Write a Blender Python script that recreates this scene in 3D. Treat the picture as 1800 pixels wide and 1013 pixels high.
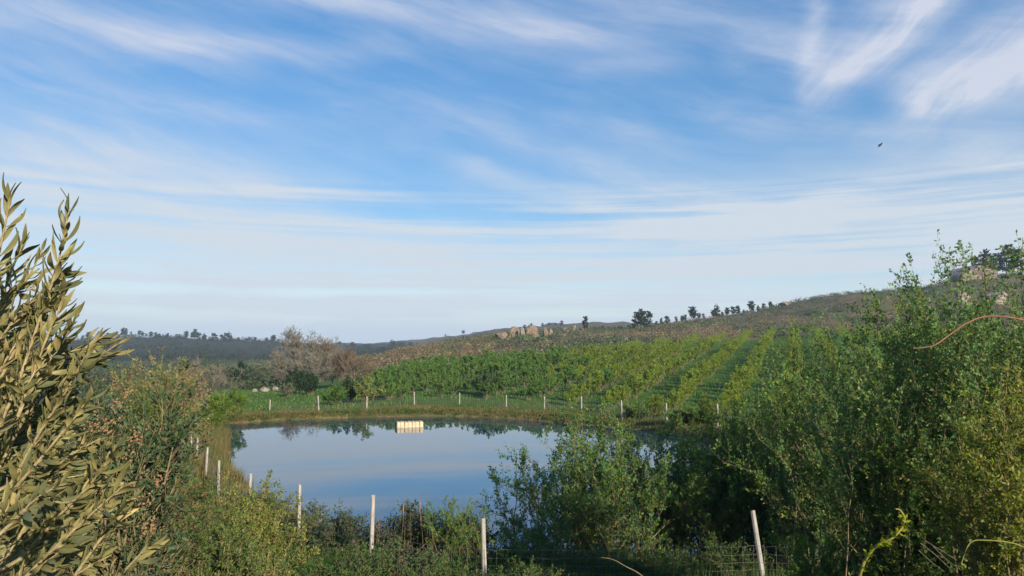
import bpy, bmesh, math, random
import numpy as np
from mathutils import Vector, Matrix, noise as mnoise

for o in list(bpy.data.objects):
    bpy.data.objects.remove(o, do_unlink=True)
scene = bpy.context.scene
COL = scene.collection
random.seed(7)

# ------------------------------------------------------------------ camera
CAM_Z = 7.4
HORIZ = 610.0        # photo row of the true horizon
PITCH = math.atan((HORIZ - 506.5) / 1300.0)
FPX = 1300.0
cam_d = bpy.data.cameras.new('camera')
cam = bpy.data.objects.new('camera', cam_d)
COL.objects.link(cam)
cam_d.sensor_width = 36.0
cam_d.lens = 36.0 * FPX / 1800.0
cam_d.clip_start = 0.05
cam_d.clip_end = 20000
cam.location = (0, 0, CAM_Z)
cam.rotation_euler = (math.pi / 2 + PITCH, 0, 0)
scene.camera = cam

# ------------------------------------------------------------------ render / view
scene.render.engine = 'CYCLES'
scene.view_settings.view_transform = 'Standard'
scene.view_settings.look = 'None'
scene.view_settings.exposure = 0.85
scene.view_settings.gamma = 1.0
scene.view_settings.use_curve_mapping = False
scene.cycles.max_bounces = 6
scene.cycles.diffuse_bounces = 3
scene.cycles.glossy_bounces = 3
scene.cycles.transmission_bounces = 3
scene.cycles.volume_bounces = 0
scene.cycles.transparent_max_bounces = 6
scene.cycles.caustics_reflective = False
scene.cycles.caustics_refractive = False

# ------------------------------------------------------------------ sun
SUN_AZ = math.radians(33)     # sun stands behind the camera, to its right
SUN_EL = math.radians(20)
sun_d = bpy.data.lights.new('sun', 'SUN')
sun_d.energy = 5.0
sun_d.angle = math.radians(0.6)
sun_d.color = (1.0, 0.86, 0.66)
sun = bpy.data.objects.new('sun', sun_d)
COL.objects.link(sun)
ray = Vector((-math.sin(SUN_AZ) * math.cos(SUN_EL), math.cos(SUN_AZ) * math.cos(SUN_EL), -math.sin(SUN_EL)))
sun.rotation_euler = ray.to_track_quat('-Z', 'Y').to_euler()
sun.location = (40, -40, 60)

# ------------------------------------------------------------------ world sky with cirrus
world = bpy.data.worlds.new('World')
scene.world = world
world.use_nodes = True
wn, wl = world.node_tree.nodes, world.node_tree.links
wn.clear()

class NT:
    """tiny expression helper for shader maths"""
    def __init__(s, nodes, links): s.n, s.l = nodes, links
    def put(s, sock, v):
        if isinstance(v, (int, float)): sock.default_value = v
        elif isinstance(v, (tuple, list)): sock.default_value = v
        else: s.l.new(v, sock)
    def m(s, op, a, b=None, c=None, clamp=False):
        nd = s.n.new('ShaderNodeMath'); nd.operation = op; nd.use_clamp = clamp
        for i, v in enumerate((a, b, c)):
            if v is not None: s.put(nd.inputs[i], v)
        return nd.outputs[0]
    def add(s, a, b): return s.m('ADD', a, b)
    def sub(s, a, b): return s.m('SUBTRACT', a, b)
    def mul(s, a, b): return s.m('MULTIPLY', a, b)
    def smooth(s, v, a, b, lo=0.0, hi=1.0):
        nd = s.n.new('ShaderNodeMapRange'); nd.interpolation_type = 'SMOOTHSTEP'
        s.put(nd.inputs[0], v); s.put(nd.inputs[1], a); s.put(nd.inputs[2], b)
        s.put(nd.inputs[3], lo); s.put(nd.inputs[4], hi)
        return nd.outputs[0]
    def xyz(s, x, y, z=0.0):
        nd = s.n.new('ShaderNodeCombineXYZ')
        for i, v in enumerate((x, y, z)): s.put(nd.inputs[i], v)
        return nd.outputs[0]
    def noise(s, vec, scale, detail=4.0, rough=0.55, dist=0.0):
        nd = s.n.new('ShaderNodeTexNoise')
        s.l.new(vec, nd.inputs['Vector'])
        nd.inputs['Scale'].default_value = scale
        nd.inputs['Detail'].default_value = detail
        nd.inputs['Roughness'].default_value = rough
        nd.inputs['Distortion'].default_value = dist
        return nd.outputs['Fac']
    def mixc(s, f, a, b):
        nd = s.n.new('ShaderNodeMix'); nd.data_type = 'RGBA'
        s.put(nd.inputs[0], f)
        for k, v in ((6, a), (7, b)):
            if isinstance(v, (tuple, list)): nd.inputs[k].default_value = (*v, 1.0)
            else: s.l.new(v, nd.inputs[k])
        return nd.outputs[2]

W = NT(wn, wl)
sky = wn.new('ShaderNodeTexSky')
sky.sky_type = 'NISHITA'
sky.sun_disc = False
sky.sun_elevation = SUN_EL
sky.sun_rotation = math.pi - SUN_AZ
sky.altitude = 700
sky.air_density = 1.0
sky.dust_density = 0.2
sky.ozone_density = 2.2
tc = wn.new('ShaderNodeTexCoord')
sp = wn.new('ShaderNodeSeparateXYZ')
wl.new(tc.outputs['Generated'], sp.inputs[0])
dx, dy, dz = sp.outputs
# compass bearing and elevation of the sky direction, in degrees
az = W.mul(W.m('ARCTAN2', dx, dy), 180 / math.pi)
el = W.mul(W.m('ARCSINE', dz), 180 / math.pi)
zz = W.add(W.m('MAXIMUM', dz, 0.0), 0.10)
px_, py_ = W.m('DIVIDE', dx, zz), W.m('DIVIDE', dy, zz)     # the cloud deck as a plane overhead
warpv = W.xyz(W.mul(px_, 0.5), W.mul(py_, 0.5), 3.1)
w1 = W.sub(W.noise(warpv, 1.3, 3.0, 0.6), 0.5)
w2 = W.sub(W.noise(W.xyz(W.mul(px_, 0.5), W.mul(py_, 0.5), 9.7), 1.5, 3.0, 0.6), 0.5)
azw = W.add(az, W.mul(w1, 9.0))
elw = W.add(el, W.mul(w2, 5.0))

def streak_noise(ang, sx, sy, z, scale, detail=6.0, rough=0.6):
    c, s_ = math.cos(ang), math.sin(ang)
    u = W.add(W.mul(azw, c), W.mul(elw, s_))
    v = W.sub(W.mul(elw, c), W.mul(azw, s_))
    return W.noise(W.xyz(W.mul(u, sx), W.mul(v, sy), z), scale, detail, rough)

fib_a = streak_noise(math.radians(-10), 0.045, 0.30, 1.0, 1.0, 6.0, 0.62)     # long fibres, falling to the right
fib_c = streak_noise(math.radians(-14), 0.12, 0.75, 6.0, 1.0, 4.0, 0.6)       # finer combed fibres
fib_b = streak_noise(math.radians(40), 0.05, 0.24, 5.0, 1.0, 5.0, 0.64)       # fibres of the high cirrus rising to the right
fib_h = W.noise(W.xyz(W.mul(azw, 0.028), W.mul(W.add(el, W.mul(w2, 0.6)), 1.05), 8.0), 1.0, 5.0, 0.55)   # flat lines near the horizon
big = W.noise(W.xyz(W.mul(azw, 0.05), W.mul(elw, 0.13), 2.2), 1.0, 5.0, 0.62)

def band(a0, e0, a1, e1, wid, amp, soft=1.0):
    """a soft streak of cirrus from one bearing/elevation to another"""
    L = math.hypot(a1 - a0, e1 - e0)
    ux, uy = (a1 - a0) / L, (e1 - e0) / L
    da, de = W.sub(azw, a0), W.sub(elw, e0)
    along = W.add(W.mul(da, ux), W.mul(de, uy))
    across = W.sub(W.mul(de, ux), W.mul(da, uy))
    g = W.m('EXPONENT', W.mul(W.m('POWER', W.m('ABSOLUTE', W.m('DIVIDE', across, wid)), 2.0), -1.0))
    ends = W.mul(W.smooth(along, -0.30 * L * soft, 0.2 * L), W.smooth(along, L * (1 + 0.25 * soft), 0.8 * L))
    return W.mul(W.mul(g, ends), amp)

def pix(x, y):
    cx, cy = (x - 900) / FPX, (506.5 - y) / FPX
    v = Vector((cx, math.cos(PITCH) - cy * math.sin(PITCH), math.sin(PITCH) + cy * math.cos(PITCH))).normalized()
    return math.degrees(math.atan2(v.x, v.y)), math.degrees(math.asin(v.z))

def pband(x0, y0, x1, y1, wid, amp, soft=1.0):
    return band(*pix(x0, y0), *pix(x1, y1), wid, amp, soft)

fa = W.smooth(fib_a, 0.32, 0.70)
fb = W.smooth(fib_b, 0.30, 0.70)
fc = W.smooth(fib_c, 0.30, 0.72)
left_bands = None
for p in ((-80, 5, 430, 95, 1.5, 0.62), (330, 80, 690, 112, 0.9, 0.42), (420, -40, 1010, 55, 1.9, 0.62),
          (860, 45, 1180, 70, 1.6, 0.36), (1040, -25, 1450, 88, 1.25, 0.62), (-60, 100, 190, 135, 0.6, 0.22),
          (470, 316, 700, 338, 0.28, 0.34), (820, 280, 1070, 352, 0.7, 0.42), (100, 160, 480, 225, 0.8, 0.20),
          (980, 208, 1150, 234, 0.6, 0.34), (700, 175, 960, 260, 0.9, 0.2), (-60, 255, 600, 300, 1.2, 0.24), (1000, 130, 1200, 110, 0.7, 0.2)):
    b_ = pband(*p)
    left_bands = b_ if left_bands is None else W.add(left_bands, b_)
left_bands = W.mul(left_bands, W.add(0.42, W.add(W.mul(fa, 0.45), W.mul(fc, 0.20))))
right_bands = None
for p in ((1455, 135, 1640, -30, 1.7, 1.2), (1428, 140, 1430, -30, 0.8, 0.50), (1560, 90, 1660, -40, 0.8, 0.62),
          (1630, 150, 1900, 60, 2.0, 1.3), (1650, 168, 1790, 125, 0.9, 0.6), (1260, 190, 1560, 215, 1.2, 0.22),
          (1560, 215, 1880, 290, 1.5, 0.34), (1700, 60, 1850, 10, 1.0, 0.35)):
    b_ = pband(*p)
    right_bands = b_ if right_bands is None else W.add(right_bands, b_)
right_bands = W.mul(right_bands, W.add(0.16, W.add(W.mul(fb, 0.7), W.mul(fa, 0.25))))
# the milky veil low in the sky, its upper edge sinking from left to middle and rising again on the right
edge0 = W.add(12.2, W.mul(W.m('COSINE', W.mul(W.add(az, 36.0), 0.085)), 1.5))
veil_edge = W.add(edge0, W.mul(w1, 5.0))
veil = W.smooth(el, W.add(veil_edge, 2.2), W.sub(veil_edge, 3.6), 0.0, 0.80)
veil = W.mul(veil, W.add(0.70, W.add(W.mul(W.smooth(big, 0.32, 0.68), 0.26), W.mul(fa, 0.12))))
patch = W.add(pband(1020, 300, 1350, 395, 2.2, 0.44), pband(1250, 395, 1560, 330, 1.0, 0.25))
patch = W.mul(patch, W.add(0.3, W.add(W.mul(fa, 0.5), W.mul(fc, 0.4))))
lines = W.mul(W.smooth(fib_h, 0.36, 0.64, -1.0, 1.0), W.mul(W.smooth(el, 13.0, 10.5), W.smooth(el, 0.6, 3.5)))
lines = W.mul(lines, W.mul(W.smooth(az, -30.0, -8.0, 0.6, 1.0), 0.40))
fine = W.mul(W.smooth(fib_c, 0.34, 0.66, -1.0, 1.0), W.mul(W.smooth(el, 2.0, 7.0), W.smooth(el, 32.0, 14.0, 0.35, 1.0)))
fine = W.add(W.mul(fine, 0.035), W.mul(W.mul(W.smooth(fib_a, 0.34, 0.66, -1.0, 1.0), W.smooth(el, 1.0, 6.0)), 0.045))
lines = W.add(lines, fine)
wisp = W.mul(W.mul(W.smooth(big, 0.38, 0.70), W.add(W.mul(fa, 0.7), W.mul(fc, 0.4))), 0.25)
base_veil = W.add(W.mul(W.smooth(el, 26.0, 6.0), 0.07), W.smooth(el, 4.0, 0.5, 0.0, 0.24))
cov = W.add(W.add(W.add(left_bands, right_bands), W.add(veil, patch)), W.add(W.add(lines, wisp), base_veil))
cov = W.m('MINIMUM', W.m('MAXIMUM', cov, 0.0), 0.96)
sc0 = wn.new('ShaderNodeVectorMath'); sc0.operation = 'SCALE'; sc0.inputs['Scale'].default_value = 0.1
wl.new(sky.outputs[0], sc0.inputs[0])
gm = wn.new('ShaderNodeGamma'); gm.inputs['Gamma'].default_value = 0.55
wl.new(sc0.outputs[0], gm.inputs['Color'])
hs = wn.new('ShaderNodeHueSaturation')
hs.inputs['Saturation'].default_value = 1.80
hs.inputs['Hue'].default_value = 0.508
hs.inputs['Value'].default_value = 6.15
wl.new(gm.outputs[0], hs.inputs['Color'])
CLOUD = (3.7, 4.1, 4.5)
CLOUD_HI = (3.6, 3.85, 4.55)
ccol = W.mixc(W.smooth(el, 8.0, 20.0), CLOUD, CLOUD_HI)
skyc = W.mixc(cov, hs.outputs[0], ccol)
bg = wn.new('ShaderNodeBackground')
bg.inputs['Strength'].default_value = 0.1
wl.new(skyc, bg.inputs['Color'])
wo = wn.new('ShaderNodeOutputWorld')
wl.new(bg.outputs[0], wo.inputs['Surface'])

# ------------------------------------------------------------------ helpers
def at(x, y, D):
    """world point on the sight line of photo point (x, y) at depth D metres in front of the camera"""
    cx, cy = (x - 900) / FPX, (506.5 - y) / FPX
    v = Vector((cx, math.cos(PITCH) - cy * math.sin(PITCH), math.sin(PITCH) + cy * math.cos(PITCH)))
    return Vector((0, 0, CAM_Z)) + v * (D / v.y)

def hash2(ix, iy, s):
    h = (ix.astype(np.int64) * 374761393 + iy.astype(np.int64) * 668265263 + s * 1442695041) & 0x7fffffff
    h = ((h ^ (h >> 13)) * 1274126177) & 0x7fffffff
    return ((h ^ (h >> 16)) & 0xffff) / 65535.0

def vnoise(x, y, s=0, octv=3):
    x = np.asarray(x, float); y = np.asarray(y, float)
    out = np.zeros_like(x); amp, tot = 1.0, 0.0
    for k in range(octv):
        ix, iy = np.floor(x), np.floor(y)
        fx, fy = x - ix, y - iy
        fx, fy = fx * fx * (3 - 2 * fx), fy * fy * (3 - 2 * fy)
        a, b = hash2(ix, iy, s + k), hash2(ix + 1, iy, s + k)
        c, d = hash2(ix, iy + 1, s + k), hash2(ix + 1, iy + 1, s + k)
        out += amp * ((a * (1 - fx) + b * fx) * (1 - fy) + (c * (1 - fx) + d * fx) * fy)
        tot += amp; amp *= 0.5; x = x * 2.03 + 11.3; y = y * 2.03 + 5.7
    return out / tot

def sstep(v, a, b):
    t = np.clip((v - a) / (b - a), 0, 1)
    return t * t * (3 - 2 * t)

def norm(v):
    return v / np.maximum(np.linalg.norm(v, axis=-1, keepdims=True), 1e-9)

def mesh_np(name, V, quads=None, tris=None, col=None, smooth=False, mats=()):
    me = bpy.data.meshes.new(name)
    V = np.ascontiguousarray(V, np.float32)
    q = np.zeros((0, 4), np.int32) if quads is None else np.ascontiguousarray(quads, np.int32)
    t = np.zeros((0, 3), np.int32) if tris is None else np.ascontiguousarray(tris, np.int32)
    me.vertices.add(len(V)); me.vertices.foreach_set('co', V.ravel())
    me.loops.add(q.size + t.size); me.polygons.add(len(q) + len(t))
    me.loops.foreach_set('vertex_index', np.concatenate([q.ravel(), t.ravel()]))
    st = np.concatenate([np.arange(len(q)) * 4, q.size + np.arange(len(t)) * 3]).astype(np.int32)
    me.polygons.foreach_set('loop_start', st)
    me.update(calc_edges=True)
    if smooth:
        me.polygons.foreach_set('use_smooth', np.ones(len(me.polygons), bool))
    if col is not None:
        a = me.color_attributes.new('Col', 'FLOAT_COLOR', 'POINT')
        c = np.ones((len(V), 4), np.float32); c[:, :3] = col
        a.data.foreach_set('color', c.ravel())
    for m in mats: me.materials.append(m)
    return me

def obj(name, data, parent=None, loc=(0, 0, 0), kind=None, label=None, cat=None, group=None):
    o = bpy.data.objects.new(name, data)
    COL.objects.link(o)
    o.location = loc
    if parent is not None: o.parent = parent
    if kind: o['kind'] = kind
    if label: o['label'] = label
    if cat: o['category'] = cat
    if group: o['group'] = group
    return o

def thing(name, label, cat, loc=(0, 0, 0), group=None):
    return obj(name, None, None, loc, None, label, cat, group)

# ------------------------------------------------------------------ materials
def new_mat(name):
    m = bpy.data.materials.new(name); m.use_nodes = True
    m.node_tree.nodes.clear()
    return m, NT(m.node_tree.nodes, m.node_tree.links)

def finish(T, shader):
    o = T.n.new('ShaderNodeOutputMaterial')
    T.l.new(shader, o.inputs['Surface'])

def principled(T, color, rough=0.8, spec=0.3, normal=None):
    p = T.n.new('ShaderNodeBsdfPrincipled')
    if isinstance(color, (tuple, list)): p.inputs['Base Color'].default_value = (*color, 1)
    else: T.l.new(color, p.inputs['Base Color'])
    T.put(p.inputs['Roughness'], rough)
    p.inputs['Specular IOR Level'].default_value = spec
    if normal is not None: T.l.new(normal, p.inputs['Normal'])
    return p.outputs[0]

def bump(T, h, strength=0.3, dist=0.02):
    b = T.n.new('ShaderNodeBump')
    b.inputs['Strength'].default_value = strength
    b.inputs['Distance'].default_value = dist
    T.l.new(h, b.inputs['Height'])
    return b.outputs[0]

def leaf_material(name, trans=0.35, rough=0.5, spec=0.35, under=None, sat=1.0, val=1.0):
    """colour of each leaf is stored with the leaf; small hue shifts from leaf to leaf, light passing through"""
    m, T = new_mat(name)
    at_ = T.n.new('ShaderNodeAttribute'); at_.attribute_name = 'Col'
    geo = T.n.new('ShaderNodeNewGeometry')
    h = T.n.new('ShaderNodeHueSaturation')
    T.l.new(at_.outputs['Color'], h.inputs['Color'])
    T.l.new(T.smooth(geo.outputs['Random Per Island'], 0, 1, 0.488, 0.520), h.inputs['Hue'])
    h.inputs['Saturation'].default_value = sat; h.inputs['Value'].default_value = val
    c = h.outputs[0]
    if under is not None:
        c = T.mixc(geo.outputs['Backfacing'], c, under)
    p = principled(T, c, rough, spec)
    tr = T.n.new('ShaderNodeBsdfTranslucent')
    tcol = T.n.new('ShaderNodeHueSaturation')
    tcol.inputs['Saturation'].default_value = 1.15; tcol.inputs['Value'].default_value = 1.25
    T.l.new(c, tcol.inputs['Color']); T.l.new(tcol.outputs[0], tr.inputs['Color'])
    mx = T.n.new('ShaderNodeMixShader'); mx.inputs[0].default_value = trans
    T.l.new(p, mx.inputs[1]); T.l.new(tr.outputs[0], mx.inputs[2])
    finish(T, mx.outputs[0])
    return m

M_LEAF = leaf_material('leaf', 0.40, 0.6, 0.2, sat=1.12, val=1.12)
M_GLOSSY = leaf_material('glossy_leaf', 0.2, 0.55, 0.25)
M_GRASS = leaf_material('grass_blade', 0.35, 0.6, 0.2)
M_FAR = leaf_material('far_foliage', 0.2, 0.8, 0.1)

def bark_material(name, c1, c2, scale=18.0):
    m, T = new_mat(name)
    tcn = T.n.new('ShaderNodeTexCoord')
    n = T.noise(tcn.outputs['Object'], scale, 5, 0.65)
    c = T.mixc(T.smooth(n, 0.3, 0.7), c1, c2)
    finish(T, principled(T, c, 0.85, 0.2, bump(T, n, 0.4, 0.01)))
    return m

M_BARK = bark_material('grey_brown_bark', (0.10, 0.08, 0.06), (0.20, 0.165, 0.125))
M_TWIG = bark_material('green_brown_twig', (0.12, 0.095, 0.05), (0.22, 0.17, 0.10))
M_PALEBARK = bark_material('pale_grey_bark', (0.14, 0.13, 0.105), (0.215, 0.20, 0.165), 6.0)
M_OLIVEBARK = bark_material('olive_twig_bark', (0.28, 0.22, 0.12), (0.42, 0.35, 0.20), 60.0)
M_CANE_RED = bark_material('red_bramble_cane', (0.13, 0.065, 0.04), (0.23, 0.13, 0.085), 9.0)
M_CANE_YEL = bark_material('yellow_green_cane', (0.12, 0.14, 0.035), (0.22, 0.20, 0.05), 9.0)

def ground_material():
    m, T = new_mat('ground')
    a = T.n.new('ShaderNodeAttribute'); a.attribute_name = 'Col'
    geo = T.n.new('ShaderNodeNewGeometry')
    n1 = T.noise(geo.outputs['Position'], 0.9, 6, 0.7)
    n2 = T.noise(geo.outputs['Position'], 7.0, 4, 0.65)
    h = T.n.new('ShaderNodeHueSaturation')
    T.l.new(a.outputs['Color'], h.inputs['Color'])
    T.l.new(T.add(T.smooth(n1, 0.25, 0.75, 0.55, 1.05), T.smooth(n2, 0.3, 0.7, -0.15, 0.45)), h.inputs['Value'])
    T.l.new(T.smooth(n1, 0.3, 0.7, 0.485, 0.512), h.inputs['Hue'])
    finish(T, principled(T, h.outputs[0], 0.95, 0.1, bump(T, T.add(n1, T.mul(n2, 0.4)), 0.7, 0.25)))
    return m
M_GROUND = ground_material()

def water_material():
    m, T = new_mat('pond_water')
    geo = T.n.new('ShaderNodeNewGeometry')
    mp = T.n.new('ShaderNodeMapping'); mp.inputs['Scale'].default_value = (0.5, 1.0, 1.0)
    T.l.new(geo.outputs['Position'], mp.inputs[0])
    n = T.noise(mp.outputs[0], 1.6, 3, 0.5)
    pt = T.smooth(T.noise(mp.outputs[0], 0.09, 3, 0.55), 0.48, 0.66, 0.15, 1.0)
    nb = bump(T, T.mul(n, pt), 0.03, 0.04)
    df = T.n.new('ShaderNodeBsdfDiffuse'); df.inputs[0].default_value = (0.010, 0.040, 0.070, 1)
    gl = T.n.new('ShaderNodeBsdfGlossy'); gl.inputs['Roughness'].default_value = 0.012
    gl.inputs['Color'].default_value = (0.93, 0.96, 1.0, 1)
    T.l.new(nb, gl.inputs['Normal'])
    fr = T.n.new('ShaderNodeFresnel'); fr.inputs['IOR'].default_value = 2.05
    mx = T.n.new('ShaderNodeMixShader')
    T.l.new(fr.outputs[0], mx.inputs[0]); T.l.new(df.outputs[0], mx.inputs[1]); T.l.new(gl.outputs[0], mx.inputs[2])
    finish(T, mx.outputs[0])
    return m
M_WATER = water_material()

def post_material():
    m, T = new_mat('weathered_post')
    tcn = T.n.new('ShaderNodeTexCoord')
    mp = T.n.new('ShaderNodeMapping'); mp.inputs['Scale'].default_value = (30, 30, 3)
    T.l.new(tcn.outputs['Object'], mp.inputs[0])
    n = T.noise(mp.outputs[0], 1.0, 5, 0.7)
    n2 = T.noise(tcn.outputs['Object'], 5.0, 4, 0.6)
    c = T.mixc(T.smooth(n, 0.35, 0.7), (0.24, 0.23, 0.215), (0.44, 0.42, 0.385))
    c = T.mixc(T.smooth(n2, 0.5, 0.7, 0, 0.75), c, (0.15, 0.14, 0.11))
    finish(T, principled(T, c, 0.9, 0.2, bump(T, n, 0.5, 0.006)))
    return m
M_POST = post_material()

def flat_material(name, c1, c2, scale=4.0, rough=0.8, spec=0.3, metal=0.0):
    m, T = new_mat(name)
    tcn = T.n.new('ShaderNodeTexCoord')
    n = T.noise(tcn.outputs['Object'], scale, 5, 0.65)
    c = T.mixc(T.smooth(n, 0.3, 0.7), c1, c2)
    finish(T, principled(T, c, rough, spec, bump(T, n, 0.3, 0.01)))
    return m
M_WIRE = flat_material('galvanised_wire', (0.14, 0.145, 0.14), (0.22, 0.22, 0.21), 6, 0.5, 0.5)
M_FLOAT = flat_material('cream_float_board', (0.40, 0.32, 0.21), (0.60, 0.51, 0.37), 4.5, 0.75)
M_FLOATSHADE = flat_material('shaded_float_end', (0.04, 0.045, 0.05), (0.07, 0.07, 0.075), 3, 0.7)  # raft end turned from the sun, its shade put into the base colour
M_FLOATTRIM = flat_material('pale_float_batten', (0.36, 0.29, 0.19), (0.44, 0.36, 0.25), 6, 0.8)
M_BIRD = flat_material('dark_feather', (0.02, 0.02, 0.022), (0.04, 0.04, 0.04), 20, 0.7)
M_BERRY = flat_material('orange_brown_berry', (0.20, 0.10, 0.05), (0.30, 0.17, 0.09), 30, 0.5)
M_REEDHEAD = flat_material('brown_seed_head', (0.15, 0.09, 0.05), (0.21, 0.13, 0.075), 25, 0.9)

def rock_material(name, c1, c2, c3):
    m, T = new_mat(name)
    tcn = T.n.new('ShaderNodeTexCoord')
    n = T.noise(tcn.outputs['Object'], 0.45, 7, 0.7)
    n2 = T.noise(tcn.outputs['Object'], 2.2, 5, 0.7)
    c = T.mixc(T.smooth(n, 0.35, 0.65), c1, c2)
    c = T.mixc(T.smooth(n2, 0.55, 0.72, 0, 0.8), c, c3)
    finish(T, principled(T, c, 0.92, 0.15, bump(T, T.add(n, n2), 0.8, 0.5)))
    return m
M_ROCK = rock_material('warm_granite', (0.15, 0.115, 0.09), (0.235, 0.18, 0.145), (0.08, 0.07, 0.06))
M_ROCKGREY = rock_material('grey_granite', (0.20, 0.165, 0.14), (0.33, 0.28, 0.24), (0.11, 0.10, 0.09))
M_ROCKPALE = rock_material('pale_granite', (0.20, 0.18, 0.15), (0.29, 0.265, 0.225), (0.12, 0.11, 0.09))

# ------------------------------------------------------------------ terrain
def zp(y, D): return CAM_Z + (HORIZ - y) / FPX * D
near_c = [(0, 5.8), (3, 5.4), (8, 4.1), (13, 2.9), (17, 2.05), (20, 1.7), (23, 1.2), (26, 0.5), (30, 0.4)]
near_m = [(0, 5.8), (3, 5.5), (8, 4.5), (14, 3.4), (20, 2.1), (25, 1.25), (31, 0.5), (40, 0.4), (60, 0.5)]
near_l = [(0, 5.8), (3, 5.6), (8, 4.9), (15, 3.8), (25, 2.5), (40, 1.1), (60, 0.8)]
near_r = [(0, 5.8), (3, 5.3), (8, 4.0), (13, 2.8), (17.5, 2.0), (21, 1.4), (25, 0.5), (30, 0.5)]
FARL = [(130, zp(688, 130)), (180, zp(674, 180)), (260, zp(660, 260)), (400, zp(641, 400)), (520, zp(632, 520)), (900, zp(601, 900)), (1300, zp(603, 1300)), (5000, zp(606, 5000))]
COLS = [
    (-700, near_l + [(85, 0.7)] + FARL),
    (0, near_l + [(85, 0.5)] + FARL),
    (200, near_l + [(85, 0.4)] + FARL[:-3] + [(900, zp(598, 900)), (1300, zp(602, 1300)), (5000, zp(606, 5000))]),
    (400, near_m + [(85, 0.3)] + FARL[:-3] + [(900, zp(602, 900)), (1300, zp(605, 1300)), (5000, zp(606, 5000))]),
    (550, near_c + [(85, 0.4), (130, zp(688, 130)), (180, zp(675, 180)), (250, zp(662, 250)), (400, zp(643, 400)), (560, zp(630, 560)), (1000, zp(607, 1000)), (1500, zp(607, 1500)), (5000, zp(607, 5000))]),
    (640, near_c + [(85, 0.5), (130, zp(680, 130)), (180, zp(662, 180)), (240, zp(646, 240)), (300, zp(632, 300)), (420, zp(634, 420)), (560, zp(628, 560)), (1000, zp(607, 1000)), (1500, zp(607, 1500)), (5000, zp(607, 5000))]),
    (720, near_c + [(85, 0.5), (175, zp(640, 175)), (240, zp(624, 240)), (300, zp(612, 300)), (340, zp(613, 340)), (520, zp(620, 520)), (1000, zp(606, 1000)), (1400, zp(598, 1400)), (5000, zp(603, 5000))]),
    (900, near_c + [(85, 0.6), (190, zp(626, 190)), (280, zp(594, 280)), (330, zp(588, 330)), (450, zp(600, 450)), (1100, zp(579, 1100)), (1500, zp(582, 1500)), (5000, zp(602, 5000))]),
    (1000, near_c + [(85, 0.6), (198, zp(616, 198)), (280, zp(591, 280)), (340, zp(582, 340)), (450, zp(590, 450)), (1000, zp(572, 1000)), (1500, zp(578, 1500)), (5000, zp(602, 5000))]),
    (1100, near_c + [(80, 0.6), (206, zp(606, 206)), (290, zp(588, 290)), (360, zp(580, 360)), (480, zp(586, 480)), (1000, zp(573, 1000)), (1500, zp(578, 1500)), (5000, zp(602, 5000))]),
    (1300, near_r + [(66, 0.6), (80, 0.8), (226, zp(589, 226)), (300, zp(574, 300)), (420, zp(552, 420)), (520, zp(556, 520)), (1500, zp(580, 1500)), (5000, zp(602, 5000))]),
    (1500, near_r + [(60, 0.7), (80, 1.2), (230, zp(583, 230)), (300, zp(556, 300)), (400, zp(517, 400)), (520, zp(528, 520)), (1500, zp(570, 1500)), (5000, zp(600, 5000))]),
    (1800, near_r + [(55, 0.9), (80, 2.0), (230, zp(574, 230)), (290, zp(543, 290)), (370, zp(484, 370)), (480, zp(498, 480)), (1500, zp(560, 1500)), (5000, zp(600, 5000))]),
    (2500, near_r + [(55, 1.2), (80, 3.0), (230, zp(570, 230)), (290, zp(540, 290)), (360, zp(480, 360)), (480, zp(492, 480)), (1500, zp(560, 1500)), (5000, zp(600, 5000))]),
]
COLT = np.array([(c - 900) / FPX for c, _ in COLS])
POND = []
for (x, y) in ((400, 745), (394, 768), (397, 790), (398, 812), (402, 832), (440, 858)):
    D = CAM_Z * FPX / (y - HORIZ); POND.append(((x - 900) / FPX * D, D))
POND += [(-10.5, 33.8), (-7.5, 30.2), (-4.5, 27.8), (-1.0, 26.2), (2.5, 25.3), (6.0, 25.0), (10.0, 26.2), (14.0, 28.5), (17.0, 33), (18.5, 40), (18.0, 47), (16.6, 54)]
for (x, y) in ((1200, 765), (1100, 752), (1000, 743), (900, 735.5), (800, 731), (700, 731.5), (600, 734), (500, 737.5), (440, 741.5)):
    D = CAM_Z * FPX / (y - HORIZ); POND.append(((x - 900) / FPX * D, D))
# smooth the shore (closed Catmull-Rom)
def closed_spline(P, k=6):
    P = np.array(P); out = []
    n = len(P)
    for i in range(n):
        a, b, c, d = P[i - 1], P[i], P[(i + 1) % n], P[(i + 2) % n]
        for s in range(k):
            t = s / k
            out.append(0.5 * ((2 * b) + (-a + c) * t + (2 * a - 5 * b + 4 * c - d) * t * t + (-a + 3 * b - 3 * c + d) * t ** 3))
    return np.array(out)
PONDP = closed_spline(POND)

def pond_sd(x, y):
    x = np.asarray(x, float).ravel(); y = np.asarray(y, float).ravel()
    best = np.full(len(x), 1e9); inside = np.zeros(len(x), bool)
    n = len(PONDP)
    for i in range(n):
        ax, ay = PONDP[i]; bx, by = PONDP[(i + 1) % n]
        ex, ey = bx - ax, by - ay
        t = np.clip(((x - ax) * ex + (y - ay) * ey) / (ex * ex + ey * ey), 0, 1)
        d = np.hypot(x - ax - t * ex, y - ay - t * ey)
        best = np.minimum(best, d)
        cond = (ay > y) != (by > y)
        xi = ax + (y - ay) / (by - ay + 1e-12) * ex
        inside ^= cond & (x < xi)
    return np.where(inside, -best, best)

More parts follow.
